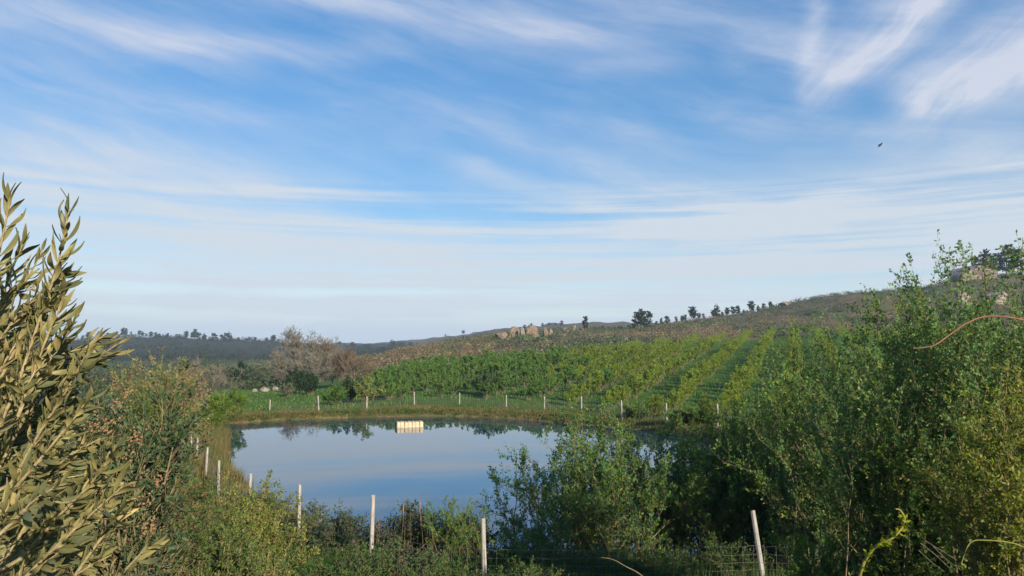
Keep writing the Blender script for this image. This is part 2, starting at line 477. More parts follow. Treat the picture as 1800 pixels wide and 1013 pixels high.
def zbase(x, y):
    x = np.asarray(x, float); y = np.asarray(y, float)
    D = np.maximum(y, 0.0)
    t = np.clip(x / np.maximum(y, 0.6), COLT[0], COLT[-1])
    Z = np.stack([np.interp(D, [p[0] for p in c], [p[1] for p in c]) for _, c in COLS])
    i = np.clip(np.searchsorted(COLT, t) - 1, 0, len(COLT) - 2)
    w = (t - COLT[i]) / (COLT[i + 1] - COLT[i])
    w = w * w * (3 - 2 * w) * 0.5 + w * 0.5
    k = np.arange(len(x)) if x.ndim == 1 else None
    z = Z[i, k] * (1 - w) + Z[i + 1, k] * w
    z = z + np.where(y < 0, 0.06 * -y, 0)
    return z

def ground(x, y):
    x = np.atleast_1d(np.asarray(x, float)).ravel(); y = np.atleast_1d(np.asarray(y, float)).ravel()
    z = zbase(x, y)
    r = np.hypot(x, y)
    amp = np.interp(r, [0, 20, 90, 230, 320, 600, 1200, 4000], [0.10, 0.10, 0.12, 0.3, 1.6, 4.0, 9.0, 14.0])
    sc = np.interp(r, [0, 90, 230, 600, 4000], [1.5, 3.0, 9.0, 30.0, 160.0])
    z = z + (vnoise(x / 9.0, y / 9.0, 3, 3) - 0.5) * np.minimum(amp, 0.5)
    far = sstep(r, 200, 330)
    z = z + far * (vnoise(x / 28.0, y / 28.0, 17, 4) - 0.5) * np.interp(r, [200, 330, 900, 4000], [1.0, 4.0, 9.0, 9.0])
    z = z + sstep(r, 600, 900) * (vnoise(x / 170.0, y / 170.0, 31, 4) - 0.5) * 16
    near = (r < 140)
    if near.any():
        sd = np.full(len(x), 50.0)
        sd[near] = pond_sd(x[near], y[near])
        s = sstep(sd, 0.2, 4.0)
        jag = (vnoise(x * 0.9, y * 0.9, 5, 2) - 0.5) * 0.25
        bank = 0.04 + 0.45 * np.clip((sd + jag) / 0.7, 0, 1)
        zo = bank * (1 - s) + np.where(sd < 12, np.maximum(z, 0.3), z) * s
        zi = -0.06 - 0.25 * np.minimum(-sd, 5.0)
        z = np.where(near, np.where(sd > 0, zo, zi), z)
    return z

def gz(x, y): return float(ground([x], [y])[0])

# polar sheet reaching the horizon
az_f = np.radians(np.concatenate([np.arange(-180, -62, 4.0), np.arange(-62, -38, 1.0), np.arange(-38, 38.01, 0.28), np.arange(39, 63, 1.0), np.arange(64, 180, 4.0)]))
rr = np.concatenate([[0.4, 1.0, 1.8, 2.8], np.arange(4, 16, 0.7), np.arange(16, 92, 0.7), np.geomspace(92, 400, 80), np.geomspace(410, 5000, 60)])
A, Rr = np.meshgrid(az_f, rr)
gx, gy = (Rr * np.sin(A)).ravel(), (Rr * np.cos(A)).ravel()
gzv = ground(gx, gy)
nA, nR = len(az_f), len(rr)
ii, jj = np.meshgrid(np.arange(nA), np.arange(nR - 1))
ii, jj = ii.ravel(), jj.ravel()
i2 = (ii + 1) % nA
quads = np.stack([jj * nA + ii, jj * nA + i2, (jj + 1) * nA + i2, (jj + 1) * nA + ii], 1)[:, ::-1]
V = np.stack([gx, gy, gzv], 1)
V = np.vstack([V, [[0, 0, gz(0, 0.01)]]])
tris = np.stack([np.arange(nA), np.full(nA, len(V) - 1), (np.arange(nA) + 1) % nA], 1)[:, ::-1]

RDIR = np.array([math.sin(math.radians(21)), math.cos(math.radians(21))])   # orchard rows run this way
QDIR = np.array([RDIR[1], -RDIR[0]])
FENCE_FAR = [(470, 727, 82), (560, 724, 80), (645, 720, 84), (728, 712, 88), (808, 713, 88), (890, 718, 85), (957, 720, 81),
             (1022, 723, 77), (1093, 733, 70), (1172, 737, 67), (1262, 744, 63.5), (1358, 750, 60), (1470, 760, 56)]
FX = np.array([(p[0] - 900) / FPX * p[2] for p in FENCE_FAR]); FY = np.array([p[2] for p in FENCE_FAR])
OT = np.array([-0.6, -0.20, -0.12, 0.0, 0.154, 0.31, 0.46, 0.70, 1.2])
OD = np.array([122, 134, 146, 162, 182, 208, 216, 226, 232.0])

def in_orchard(x, y):
    t = x / np.maximum(y, 1)
    fy = np.interp(x, FX, FY)
    left = -15.5 - (y - 86) * 0.21
    return (y > fy + 4.5) & (y < np.interp(t, OT, OD)) & (x > left) & (t < 0.66)

def landcover(x, y):
    r = np.hypot(x, y); t = x / np.maximum(y, 1)
    n = vnoise(x / 6, y / 6, 41, 4); n2 = vnoise(x / 25, y / 25, 47, 3)
    c = np.empty((len(x), 3))
    grass = np.array([0.052, 0.115, 0.018]); dry = np.array([0.16, 0.12, 0.05]); soil = np.array([0.15, 0.095, 0.055])
    heath = np.array([0.125, 0.10, 0.06]); orange = np.array([0.19, 0.125, 0.065]); dark = np.array([0.04, 0.045, 0.03])
    mead = np.array([0.06, 0.12, 0.022])
    c[:] = grass * 0.7
    k = sstep(n, 0.45, 0.7)[:, None]
    c = c * (1 - k) + dark * k
    # far bank : dry turf
    sd = pond_sd(x, y)
    bk = ((sd > 0) & (sd < 9) & (y > 34)).astype(float)[:, None]
    turf = grass * 0.9 * sstep(n, 0.35, 0.6)[:, None] + dry * (1 - sstep(n, 0.35, 0.6))[:, None]
    c = c * (1 - bk) + turf * bk
    so = (((sd < 0.9)) & (y > 30)).astype(float)[:, None] * 0.75 * sstep(n, 0.35, 0.65)[:, None]
    c = c * (1 - so) + soil * so
    m = ((y > 60) & (sd > 8) & (r < 230)).astype(float)[:, None]
    c = c * (1 - m) + mead * m
    sc_ = ((t < -0.40) & (y > 40) & (sd > 5) & (r < 230)).astype(float)[:, None] * 0.85
    c = c * (1 - sc_) + np.array([0.06, 0.07, 0.035]) * sc_
    h = sstep(r, 205, 235)[:, None] * 1.0
    h = np.where(in_orchard(x, y)[:, None], 0, np.where((y > 118)[:, None] & (t > -0.2)[:, None], 1.0, h))
    mixh = heath * (1 - sstep(n2, 0.35, 0.65))[:, None] + np.array([0.09, 0.10, 0.05]) * sstep(n2, 0.35, 0.65)[:, None]
    c = c * (1 - h) + mixh * h
    ob = ((t > -0.26) & (t < -0.02) & (r > 215) & (r < 345)).astype(float)[:, None] * sstep(n, 0.2, 0.5)[:, None]
    c = c * (1 - ob) + orange * ob
    pinkb = ((t > -0.02) & (t < 0.34) & (r > 205) & (r < 330)).astype(float)[:, None] * (sstep(n, 0.5, 0.62))[:, None] * 0.8
    c = c * (1 - pinkb) + np.array([0.24, 0.16, 0.10]) * pinkb
    fr = sstep(r, 420, 560)[:, None]
    farc = np.where((t < -0.14)[:, None], np.array([0.028, 0.036, 0.024]), np.array([0.10, 0.085, 0.055]))
    c = c * (1 - fr) + farc * (0.7 + 0.6 * n2[:, None]) * fr
    fld = ((t < -0.16) & (r > 330) & (r < 470)).astype(float)[:, None]
    c = c * (1 - fld) + np.array([0.06, 0.10, 0.03]) * fld
    return c
gcol = landcover(V[:, 0], V[:, 1])
terrain = obj('terrain', mesh_np('terrain', V, quads, tris, gcol, True, [M_GROUND]), kind='structure')

# pond water, a sheet tucked under the shore
c0 = PONDP.mean(0)
wp = []
for p in PONDP:
    d = p - c0
    wp.append(p + d / np.linalg.norm(d) * 0.9)
bm = bmesh.new()
bm.faces.new([bm.verts.new((p[0], p[1], 0.0)) for p in wp])
bmesh.ops.triangulate(bm, faces=bm.faces[:])
bmesh.ops.recalc_face_normals(bm, faces=bm.faces[:])
me = bpy.data.meshes.new('pond_water'); bm.to_mesh(me); bm.free()
if me.polygons[0].normal.z < 0: me.flip_normals()
me.materials.append(M_WATER)
obj('pond_water', me, kind='structure')

# ------------------------------------------------------------------ plant growing
def tubes(P, R, sides=3):
    """polylines P (N,K,3) with radii R (N,K) -> verts, quads"""
    N, K, _ = P.shape
    T = np.empty_like(P)
    T[:, 1:-1] = P[:, 2:] - P[:, :-2]; T[:, 0] = P[:, 1] - P[:, 0]; T[:, -1] = P[:, -1] - P[:, -2]
    T = norm(T)
    ref = np.where(np.abs(T[..., 2:3]) > 0.9, np.array([1.0, 0, 0]), np.array([0, 0, 1.0]))
    u = norm(np.cross(T, ref)); v = np.cross(T, u)
    a = np.arange(sides) / sides * 2 * np.pi
    ring = (u[:, :, None, :] * np.cos(a)[None, None, :, None] + v[:, :, None, :] * np.sin(a)[None, None, :, None])
    Vv = (P[:, :, None, :] + ring * R[:, :, None, None]).reshape(-1, 3)
    n, k, s = np.meshgrid(np.arange(N), np.arange(K - 1), np.arange(sides), indexing='ij')
    b = (n * K + k) * sides
    s2 = (s + 1) % sides
    q = np.stack([b + s, b + s2, b + sides + s2, b + sides + s], -1).reshape(-1, 4)
    return Vv, q

def peval(P, idx, t):
    K = P.shape[1]
    f = t * (K - 1); i = np.clip(f.astype(int), 0, K - 2); w = (f - i)[:, None]
    a, b = P[idx, i], P[idx, i + 1]
    return a * (1 - w) + b * w, norm(b - a), i, w[:, 0]

def perp_to(T, rng):
    return norm(np.cross(T, rng.normal(size=T.shape)))

def children(P, R, n, t0, t1, ln, ang, up, wander, rng, K=5, rf=0.6, even=False):
    L = np.linalg.norm(np.diff(P, axis=1), axis=2).sum(1)
    idx = rng.choice(len(P), n, p=L / L.sum()) if not even else np.arange(n) % len(P)
    t = rng.uniform(t0, t1, n)
    pos, T, i, w = peval(P, idx, t)
    a = (ang * rng.uniform(0.6, 1.35, n))[:, None]
    d = norm(T * np.cos(a) + perp_to(T, rng) * np.sin(a))
    l = ln * rng.uniform(0.55, 1.3, n) * (1.15 - 0.45 * t)
    out = np.empty((n, K, 3)); out[:, 0] = pos
    for k in range(1, K):
        d = norm(d + np.array([0, 0, up / (K - 1)]) + wander * rng.normal(size=d.shape))
        out[:, k] = out[:, k - 1] + d * (l / (K - 1))[:, None]
    r0 = (R[idx, i] * (1 - w) + R[idx, i + 1] * w) * rf
    return out, r0[:, None] * np.linspace(1, 0.35, K)[None, :], idx

def leaf_quads(base, axis, nrm, L, Wd, fold=0.18):
    side = norm(np.cross(axis, nrm)); nn = np.cross(side, axis)
    L = np.asarray(L)[:, None]; Wd = np.asarray(Wd)[:, None]
    mid = base + axis * L * 0.48
    v0 = base; v2 = base + axis * L
    v1 = mid + side * Wd * 0.5 + nn * Wd * fold; v3 = mid - side * Wd * 0.5 + nn * Wd * fold
    Vv = np.stack([v0, v1, v2, v3], 1).reshape(-1, 3)
    return Vv, np.arange(len(base) * 4).reshape(-1, 4)

def leaves_on(P, n, t0, t1, ang, L, Wd, rng, up=0.3, tuft=0.0):
    K = P.shape[1]
    ln = np.linalg.norm(np.diff(P, axis=1), axis=2).sum(1)
    idx = rng.choice(len(P), n, p=ln / ln.sum())
    t = rng.uniform(t0, t1, n)
    pos, T, _, _ = peval(P, idx, t)
    pr = perp_to(T, rng)
    a = (ang * rng.uniform(0.5, 1.4, n))[:, None]
    ax = norm(T * np.cos(a) + pr * np.sin(a) + np.array([0, 0, up]) * rng.uniform(-0.6, 1.0, (n, 1)))
    nr = norm(np.cross(ax, perp_to(ax, rng)) + 0.6 * pr)
    s = rng.uniform(0.6, 1.25, n)
    pos = pos + pr * (tuft * rng.uniform(0, 1, (n, 1)))
    Vv, q = leaf_quads(pos, ax, nr, L * s, Wd * s)
    return Vv, q, idx

def leaf_colors(idx, n, pal, rng, jitter=0.18, cluster=0.7):
    pal = np.array(pal)
    grp = rng.integers(0, len(pal), idx.max() + 1)
    own = rng.integers(0, len(pal), n)
    use = np.where(rng.random(n) < cluster, grp[idx], own)
    c = pal[use] * rng.uniform(1 - jitter, 1 + jitter, (n, 1))
    gb = rng.uniform(0.85, 1.15, idx.max() + 1)[idx][:, None]
    return np.repeat(c * gb, 4, 0)

def shrub_arrays(rng, H, R, nst, ntw, nlv, L, Wd, pal, twl=0.22, lean=(0, 0), sub=0, spread_pow=0.5, upt=0.35, dome=0.35,
                 stem_r=0.02, tuft=0.02, base_spread=0.12, up=0.3, flare=0.4, tmin=0.18, cluster=0.7):
    th = rng.uniform(0, 2 * np.pi, nst); q = rng.random(nst) ** spread_pow
    tip = np.stack([R * q * np.cos(th) + lean[0], R * q * np.sin(th) + lean[1],
                    H * rng.uniform(0.72, 1.02, nst) * (1 - dome * q * q)], 1)
    b = np.stack([rng.normal(0, base_spread * R, nst), rng.normal(0, base_spread * R, nst), np.full(nst, -0.25)], 1)
    mid = b + (tip - b) * np.array([flare, flare, 0.62])
    K = 9; tt = np.linspace(0, 1, K)[None, :, None]
    S = (1 - tt) ** 2 * b[:, None] + 2 * tt * (1 - tt) * mid[:, None] + tt ** 2 * tip[:, None]
    S = S + rng.normal(0, 0.02 * H, S.shape) * tt
    SR = stem_r * rng.uniform(0.7, 1.3, (nst, 1)) * np.linspace(1, 0.18, K)[None]
    T1, R1, i1 = children(S, SR, ntw, tmin, 0.97, twl * H, 0.75, upt, 0.10, rng, 4, 0.6)
    stems = [tubes(S, SR, 5), tubes(T1, np.maximum(R1, stem_r * 0.09), 3)]
    carriers = [T1]
    if sub:
        T2, R2, i2 = children(T1, R1, sub, 0.15, 0.95, twl * H * 0.45, 0.8, upt * 0.6, 0.12, rng, 3, 0.7)
        stems.append(tubes(T2, np.maximum(R2, stem_r * 0.06), 3))
        n2 = int(nlv * 0.55); n1 = nlv - n2
        L1 = leaves_on(T1, n1, 0.1, 1.0, 0.9, L, Wd, rng, up, tuft)
        L2 = leaves_on(T2, n2, 0.05, 1.0, 0.9, L, Wd, rng, up, tuft)
        sets = [(L1, i1), (L2, i1[i2])]
    else:
        L1 = leaves_on(T1, nlv, 0.1, 1.0, 0.9, L, Wd, rng, up, tuft)
        sets = [(L1, i1)]
    # leaves on the leading shoots
    nl = max(nst, nlv // 8)
    L0 = leaves_on(S, nl, 0.55, 1.0, 0.8, L, Wd, rng, up, tuft)
    sets.append((L0, np.arange(nst)))
    LV, LQ, LC = [], [], []; off = 0
    for (Vv, q, idx), anc in sets:
        LV.append(Vv); LQ.append(q + off); off += len(Vv)
        LC.append(leaf_colors(anc[idx] * 3 + idx % 3, len(idx), pal, rng, cluster=cluster))
    SV, SQ = [], []; off = 0
    for Vv, q in stems:
        SV.append(Vv); SQ.append(q + off); off += len(Vv)
    return np.vstack(SV), np.vstack(SQ), np.vstack(LV), np.vstack(LQ), np.vstack(LC)

def place_shrub(name, label, cat, x, y, H, R, nst, ntw, nlv, L, Wd, pal, seed, z=None, bark=None, leaf=None, group=None, **kw):
    rng = np.random.default_rng(seed)
    SV, SQ, LV, LQ, LC = shrub_arrays(rng, H, R, nst, ntw, nlv, L, Wd, pal, **kw)
    t = thing(name, label, cat, (x, y, gz(x, y) if z is None else z), group)
    obj('branches', mesh_np('branches', SV, SQ, smooth=True, mats=[bark or M_TWIG]), t)
    obj('foliage', mesh_np('foliage', LV, LQ, col=LC, mats=[leaf or M_LEAF]), t, kind='stuff')
    return t

GREEN = [(0.07, 0.13, 0.035), (0.09, 0.165, 0.045), (0.055, 0.105, 0.03), (0.12, 0.18, 0.045)]
WILLOW = [(0.095, 0.17, 0.06), (0.125, 0.20, 0.07), (0.075, 0.14, 0.055), (0.16, 0.22, 0.06)]
YELLOWG = [(0.13, 0.16, 0.03), (0.10, 0.14, 0.03), (0.16, 0.17, 0.04), (0.08, 0.12, 0.025)]
DARKG = [(0.022, 0.045, 0.018), (0.03, 0.06, 0.022), (0.018, 0.035, 0.015)]
TAN = [(0.20, 0.15, 0.07), (0.15, 0.13, 0.06), (0.12, 0.12, 0.045), (0.22, 0.15, 0.10)]
BROWN = [(0.15, 0.10, 0.06), (0.18, 0.12, 0.075), (0.12, 0.085, 0.05)]

# ------------------------------------------------------------------ orchard trees
PY = [(0.19, 0.24, 0.05), (0.16, 0.22, 0.05), (0.13, 0.195, 0.045), (0.215, 0.235, 0.055)]
PG = [(0.10, 0.18, 0.055), (0.12, 0.20, 0.06), (0.085, 0.15, 0.05), (0.145, 0.21, 0.06)]
def orchard_proto(seed, pal, H, R, nlv):
    rng = np.random.default_rng(seed)
    return shrub_arrays(rng, H, R, 9, 70, nlv, 0.17, 0.10, pal, twl=0.22, upt=0.6, stem_r=0.035, tuft=0.05, base_spread=0.05,
                        flare=0.55, dome=0.25, tmin=0.25, cluster=0.5)
protos_y = [orchard_proto(100 + k, PY, 2.8 + 0.2 * (k % 3), 1.3, 2200) for k in range(5)]
protos_g = [orchard_proto(200 + k, PG, 2.7 + 0.25 * (k % 3), 1.75, 3000) for k in range(5)]
def proto_meshes(ps):
    out = []
    for SV, SQ, LV, LQ, LC in ps:
        out.append((mesh_np('orchard_trunk', SV, SQ, smooth=True, mats=[M_BARK]), mesh_np('orchard_crown', LV, LQ, col=LC, mats=[M_LEAF])))
    return out
mesh_y, mesh_g = proto_meshes(protos_y), proto_meshes(protos_g)
rng = np.random.default_rng(11)
cand = []
ORIG = np.array([19.3, 85.0])
for row in range(-16, 16):
    for s in np.arange(-60, 190, 3.5):
        p = ORIG + QDIR * row * 6.0 + RDIR * (s + rng.uniform(-0.4, 0.4)) + QDIR * rng.uniform(-0.25, 0.25)
        if in_orchard(np.array([p[0]]), np.array([p[1]]))[0] and rng.random() > 0.03:
            cand.append((p[0], p[1], row))
cand.sort(key=lambda c: c[1])
ROWNAMES = 'young leafy orchard tree in the planted rows on the green slope'
rest = []
def seen(x, y):      # hidden behind the tall shrubs on the right
    return x / y < 0.47
n_ind = 0
first_of_row = set()
ORDN = 'first second third fourth fifth sixth seventh eighth ninth tenth eleventh twelfth thirteenth fourteenth fifteenth sixteenth seventeenth eighteenth nineteenth twentieth'.split()
RMAX = max(r for x, y, r in cand if x / y < 0.47)
for (x, y, row) in cand:
    leftness = (x / y) < 0.10 + 0.05 * math.sin(y * 0.2) - (y - 85) * 0.0007
    k = rng.integers(0, 5); rot = rng.uniform(0, 6.28)
    s = rng.uniform(0.8, 1.12) * (0.68 + 0.32 * min(1.0, max(0.0, (y - np.interp(x, FX, FY) - 4) / 28)))
    if leftness: s *= 1.15
    z = gz(x, y)
    if n_ind < 300 and seen(x, y):
        mt, mc = (mesh_g if leftness else mesh_y)[k]
        if leftness:
            lab, grp = 'bushy green orchard tree in the close rows behind the far bank fence', 'green orchard trees in close rows'
        else:
            front = row not in first_of_row; first_of_row.add(row)
            o_ = ORDN[max(0, min(len(ORDN) - 1, RMAX - row))]
            lab = ('foremost yellow-green tree of the %s orchard row from the right-hand shrubs' if front else 'yellow-green young orchard tree in the %s row from the right-hand shrubs') % o_
            grp = 'yellow-green trees of the %s orchard row' % o_
        t = thing('orchard_tree', lab, 'tree', (x, y, z), grp)
        t.rotation_euler = (0, 0, rot); t.scale = (s, s, s)
        obj('trunk', mt, t); obj('crown', mc, t)
        n_ind += 1
    else:
        rest.append((x, y, z, rot, s, leftness, k))

def merge_copies(items, protos, keep=1.0, seed=1):
    """leaf arrays of many plants joined into one mesh"""
    rg = np.random.default_rng(seed)
    VV, QQ, CC = [], [], []; off = 0
    for (x, y, z, rot, s, P) in items:
        LV, LQ, LC = P
        n = len(LQ); k = max(4, int(n * keep)); pick = rg.permutation(n)[:k]
        v = LV.reshape(-1, 4, 3)[pick].reshape(-1, 3) * s
        c, sn = math.cos(rot), math.sin(rot)
        v = np.stack([v[:, 0] * c - v[:, 1] * sn + x, v[:, 0] * sn + v[:, 1] * c + y, v[:, 2] + z], 1)
        VV.append(v); QQ.append(np.arange(len(v)).reshape(-1, 4) + off); off += len(v)
        CC.append(LC.reshape(-1, 4, 3)[pick].reshape(-1, 3))
    return np.vstack(VV), np.vstack(QQ), np.vstack(CC)
items = []
for (x, y, z, rot, s, lf, k) in rest:
    SV, SQ, LV, LQ, LC = (protos_g if lf else protos_y)[k]
    items.append((x, y, z, rot, s, (LV, LQ, LC)))
if items:
    Vv, Qq, Cc = merge_copies(items, None, 0.24)
    Vv = Vv.copy()
    obj('orchard_rows', mesh_np('orchard_rows', Vv, Qq, col=Cc, mats=[M_LEAF]), kind='stuff', label='farthest orchard trees merging into rows up the slope', cat='orchard')
print('orchard', n_ind, len(rest))

# ------------------------------------------------------------------ heath on the hillside
def clump(seed, n, H, R, lf):
    rg = np.random.default_rng(seed)
    p = rg.normal(size=(n, 3)); p = norm(p) * (rg.random((n, 1)) ** 0.4)
    p = p * np.array([R, R, H * 0.55]) + np.array([0, 0, H * 0.42])
    lump = 1 + 0.35 * np.sin(p[:, 0:1] * 5 / R + seed) * np.sin(p[:, 1:2] * 4 / R + 2 * seed)
    p = p * lump
    ax = norm(p * np.array([1, 1, 0.6]) + rg.normal(size=(n, 3)) * 0.7 * R + np.array([0, 0, 0.1 * R]))
    nr = perp_to(ax, rg)
    s = rg.uniform(0.6, 1.3, n)
    Vv, q = leaf_quads(p - ax * lf * 0.4, ax, nr, lf * s, lf * 0.55 * s, 0.25)
    return Vv, q
clumps = [clump(k, 90, 0.85, 1.0, 0.27) for k in range(6)]
HEATH = [(0.065, 0.085, 0.045), (0.085, 0.10, 0.05), (0.10, 0.085, 0.06), (0.12, 0.095, 0.065), (0.05, 0.065, 0.04), (0.075, 0.09, 0.05), (0.06, 0.075, 0.05)]
HEATH_GREEN = [(0.055, 0.085, 0.04), (0.07, 0.105, 0.045), (0.085, 0.115, 0.05), (0.045, 0.065, 0.035)]
HEATH_TAN = [(0.15, 0.12, 0.07), (0.13, 0.10, 0.06), (0.11, 0.10, 0.055), (0.17, 0.135, 0.085)]
PALEB = [(0.19, 0.165, 0.105), (0.16, 0.145, 0.095)]
ORANGE = [(0.19, 0.125, 0.07), (0.16, 0.105, 0.06), (0.22, 0.155, 0.085), (0.14, 0.11, 0.06)]
rng = np.random.default_rng(5)
items = []; 
N = 11000
tt_ = rng.uniform(-0.36, 0.80, N); dd = 122 * (460 / 122.0) ** rng.random(N)
xx, yy = tt_ * dd, dd
keepm = ~in_orchard(xx, yy) & ~((tt_ < -0.2) & (dd < 230)) & (yy > np.interp(tt_, OT, OD) + 1.5)
xx, yy, tt_, dd = xx[keepm], yy[keepm], tt_[keepm], dd[keepm]
zz_ = ground(xx, yy)
nn_ = vnoise(xx / 22, yy / 45, 77, 3)
for x, y, z, t, n in zip(xx, yy, zz_, tt_, nn_):
    Vv, q = clumps[rng.integers(0, 6)]
    if -0.25 < t < -0.02 and 205 < y < 345 and rng.random() < 0.6: pal = ORANGE
    elif rng.random() < 0.09: pal = PALEB
    elif n > 0.56: pal = HEATH_GREEN
    elif n < 0.44: pal = HEATH_TAN
    else: pal = HEATH
    c = np.array(pal[rng.integers(0, len(pal))]) * rng.uniform(0.8, 1.45)
    LC = np.repeat(c[None, :] * rng.uniform(0.75, 1.2, (len(q), 1)), 4, 0)
    s = rng.uniform(0.8, 2.3) * (0.6 + 0.9 * n)
    if pal is ORANGE: s *= 0.7
    items.append((x, y, z - 0.1, rng.uniform(0, 6.3), s, (Vv, q, LC)))
for _ in range(170):      # dark scrub thickening the ridge line
    t = rng.uniform(0.10, 0.72); y = np.interp(t, [0.1, 0.15, 0.31, 0.46, 0.69], [345, 355, 418, 398, 368]) + rng.uniform(-14, 4); x = t * y
    Vv, q = clumps[rng.integers(0, 6)]
    c = np.array([(0.03, 0.045, 0.025), (0.04, 0.055, 0.03), (0.05, 0.06, 0.035)][rng.integers(0, 3)])
    items.append((x, y, gz(x, y) - 0.2, rng.uniform(0, 6.3), rng.uniform(1.2, 3.0), (Vv, q, np.repeat(c[None] * rng.uniform(0.75, 1.2, (len(q), 1)), 4, 0))))
Vv, Qq, Cc = merge_copies(items, None, 0.36)
obj('heath_scrub', mesh_np('heath_scrub', Vv, Qq, col=Cc, mats=[M_FAR]), kind='stuff', label='low brown and grey-green heath scrub covering the hillside', cat='scrub')
print('heath', len(items), len(Qq))

# ------------------------------------------------------------------ pines
def pine_arrays(seed, H, n=420, crown=0.8, wide=0.26, cone=0.5):
    rg = np.random.default_rng(seed)
    K = 7
    tz = np.linspace(0, 1, K)
    bend = np.cumsum(rg.normal(0, 0.012 * H, (K, 2)), 0)
    S = np.concatenate([bend, (tz * H)[:, None]], 1)[None]
    SR = (0.022 * H * np.linspace(1, 0.15, K))[None]
    nb = 44
    t = np.sort(rg.uniform(1 - crown, 1.0, nb))
    pos, T, _, _ = peval(S, np.zeros(nb, int), t)
    th = rg.uniform(0, 6.28, nb)
    u_ = np.clip((1 - t) / crown, 0.02, 1)
    prof = cone * u_ ** 0.8 + (1 - cone) * np.sin(u_ ** 0.7 * 2.6 + 0.2)
    ln = wide * H * np.clip(prof, 0.15, 1) * rg.uniform(0.55, 1.2, nb)
    d = norm(np.stack([np.cos(th), np.sin(th), rg.uniform(0.05, 0.6, nb)], 1))
    B = pos[:, None] + d[:, None] * (np.linspace(0, 1, 4)[None, :, None] * ln[:, None, None])
    B[:, :, 2] += (np.linspace(0, 1, 4) ** 2)[None] * ln[:, None] * 0.25
    BR = 0.006 * H * np.linspace(1, 0.3, 4)[None] * np.ones((nb, 1))
    w = ln ** 1.5; idx = rg.choice(nb, n, p=w / w.sum())
    u = rg.uniform(0.35, 1.05, n)
    p, T2, _, _ = peval(B, idx, np.clip(u, 0, 1))
    p = p + rg.normal(0, 0.028 * H, (n, 3)) * np.array([1, 1, 0.7])
    ax = norm(T2 + rg.normal(size=(n, 3)) * 0.8 + np.array([0, 0, 0.5]))
    s = rg.uniform(0.7, 1.3, n)
    LV, LQ = leaf_quads(p, ax, perp_to(ax, rg), 0.085 * H * s, 0.05 * H * s, 0.25)
    pal = np.array([(0.022, 0.036, 0.02), (0.03, 0.046, 0.024), (0.016, 0.027, 0.017)])
    LC = np.repeat(pal[rg.integers(0, 3, n)] * rg.uniform(0.8, 1.25, (n, 1)), 4, 0)
    v1, q1 = tubes(S, SR, 6); v2, q2 = tubes(B, BR, 3)
    return np.vstack([v1, v2]), np.vstack([q1, q2 + len(v1)]), LV, LQ, LC
pines = []
for k in range(7):
    a = pine_arrays(300 + k, 10.0, 620 + 50 * k, 0.80 + 0.05 * (k % 4), 0.22 + 0.03 * (k % 3), 0.25 + 0.2 * (k % 4))
    pines.append((mesh_np('pine_trunk', a[0], a[1], smooth=True, mats=[M_BARK]), mesh_np('pine_crown', a[2], a[3], col=a[4], mats=[M_FAR]), a))
rng = np.random.default_rng(21)
def surf(px, y_or_D):
    x = (px - 900) / FPX * y_or_D
    return x, y_or_D, gz(x, y_or_D)
def pine(px, D, hpx, label, group=None, k=None, wide=1.0):
    x, y, z = surf(px, D)
    h = hpx / FPX * D * (1.0 if hpx > 22 else rng.uniform(0.55, 1.0))
    px = px + (0 if hpx > 22 else rng.uniform(-3.5, 3.5)); x, y, z = surf(px, D)
    mt, mc, _ = pines[rng.integers(0, 7) if k is None else k]
    t = thing('pine_tree', label, 'tree', (x, y, z - 0.02 * h), group)
    s = h / 10.0
    t.scale = (s * wide, s * wide, s); t.rotation_euler = (0, 0, rng.uniform(0, 6.28))
    obj('trunk', mt, t); obj('crown', mc, t)
# three tall pines that stand together on the middle ridge
for px, h, lab in ((1118, 30, 'leftmost of the three tall dark pines standing together on the ridge'),
                   (1129, 34, 'middle of the three tall dark pines standing together on the ridge'),
                   (1139, 31, 'rightmost of the three tall dark pines standing together on the ridge')):
    pine(px, 340, h, lab, 'three ridge pines', wide=1.0)
pine(1029, 335, 26, 'lone dark pine on the ridge just right of the granite outcrop', wide=1.1)
for px, h in ((1048, 14), (1057, 19), (1066, 18), (1077, 17), (1088, 18), (1098, 15), (1107, 17)):
    pine(px, 420, h, 'small dark pine on the ridge between the lone pine and the three tall pines', 'ridge pines left of the tall three', wide=1.3)
for px, h in ((1152, 16), (1163, 18), (1174, 20), (1186, 19), (1197, 17), (1208, 16), (1218, 25), (1228, 20), (1240, 17), (1251, 19), (1262, 23), (1271, 14), (1280, 19),
              (1291, 22), (1300, 18), (1310, 15), (1320, 22), (1331, 14), (1343, 12), (1352, 13)):
    pine(px, 410, h, 'small dark pine along the rising skyline right of the three tall pines', 'skyline pines right of the tall three', wide=1.25)
for px, h, lab in ((1722, 40, 'leftmost dark pine on the skyline beside the granite dome'), (1740, 46, 'second dark pine from the granite dome on the skyline'),
                   (1757, 38, 'third dark pine from the granite dome on the skyline'), (1775, 52, 'tallest dark pine at the right end of the skyline'),
                   (1792, 44, 'rightmost dark pine on the skyline near the photo edge')):
    pine(px, 372, h, lab, wide=1.15)
for px in np.linspace(148, 222, 11):
    pine(px + rng.uniform(-2, 2), 860, rng.uniform(13, 20), 'dark pine in the left skyline wood beside the olive tree', 'left skyline wood', wide=1.5)
for px in np.linspace(236, 322, 12):
    pine(px + rng.uniform(-3, 3), 870, rng.uniform(7, 13), 'short dark tree on the left skyline between the two pine woods', 'short skyline trees', wide=1.5)
for px in np.linspace(326, 402, 13):
    pine(px + rng.uniform(-2, 2), 870, rng.uniform(13, 19), 'dark pine in the skyline wood left of the bare tree', 'skyline wood left of the bare tree', wide=1.4)
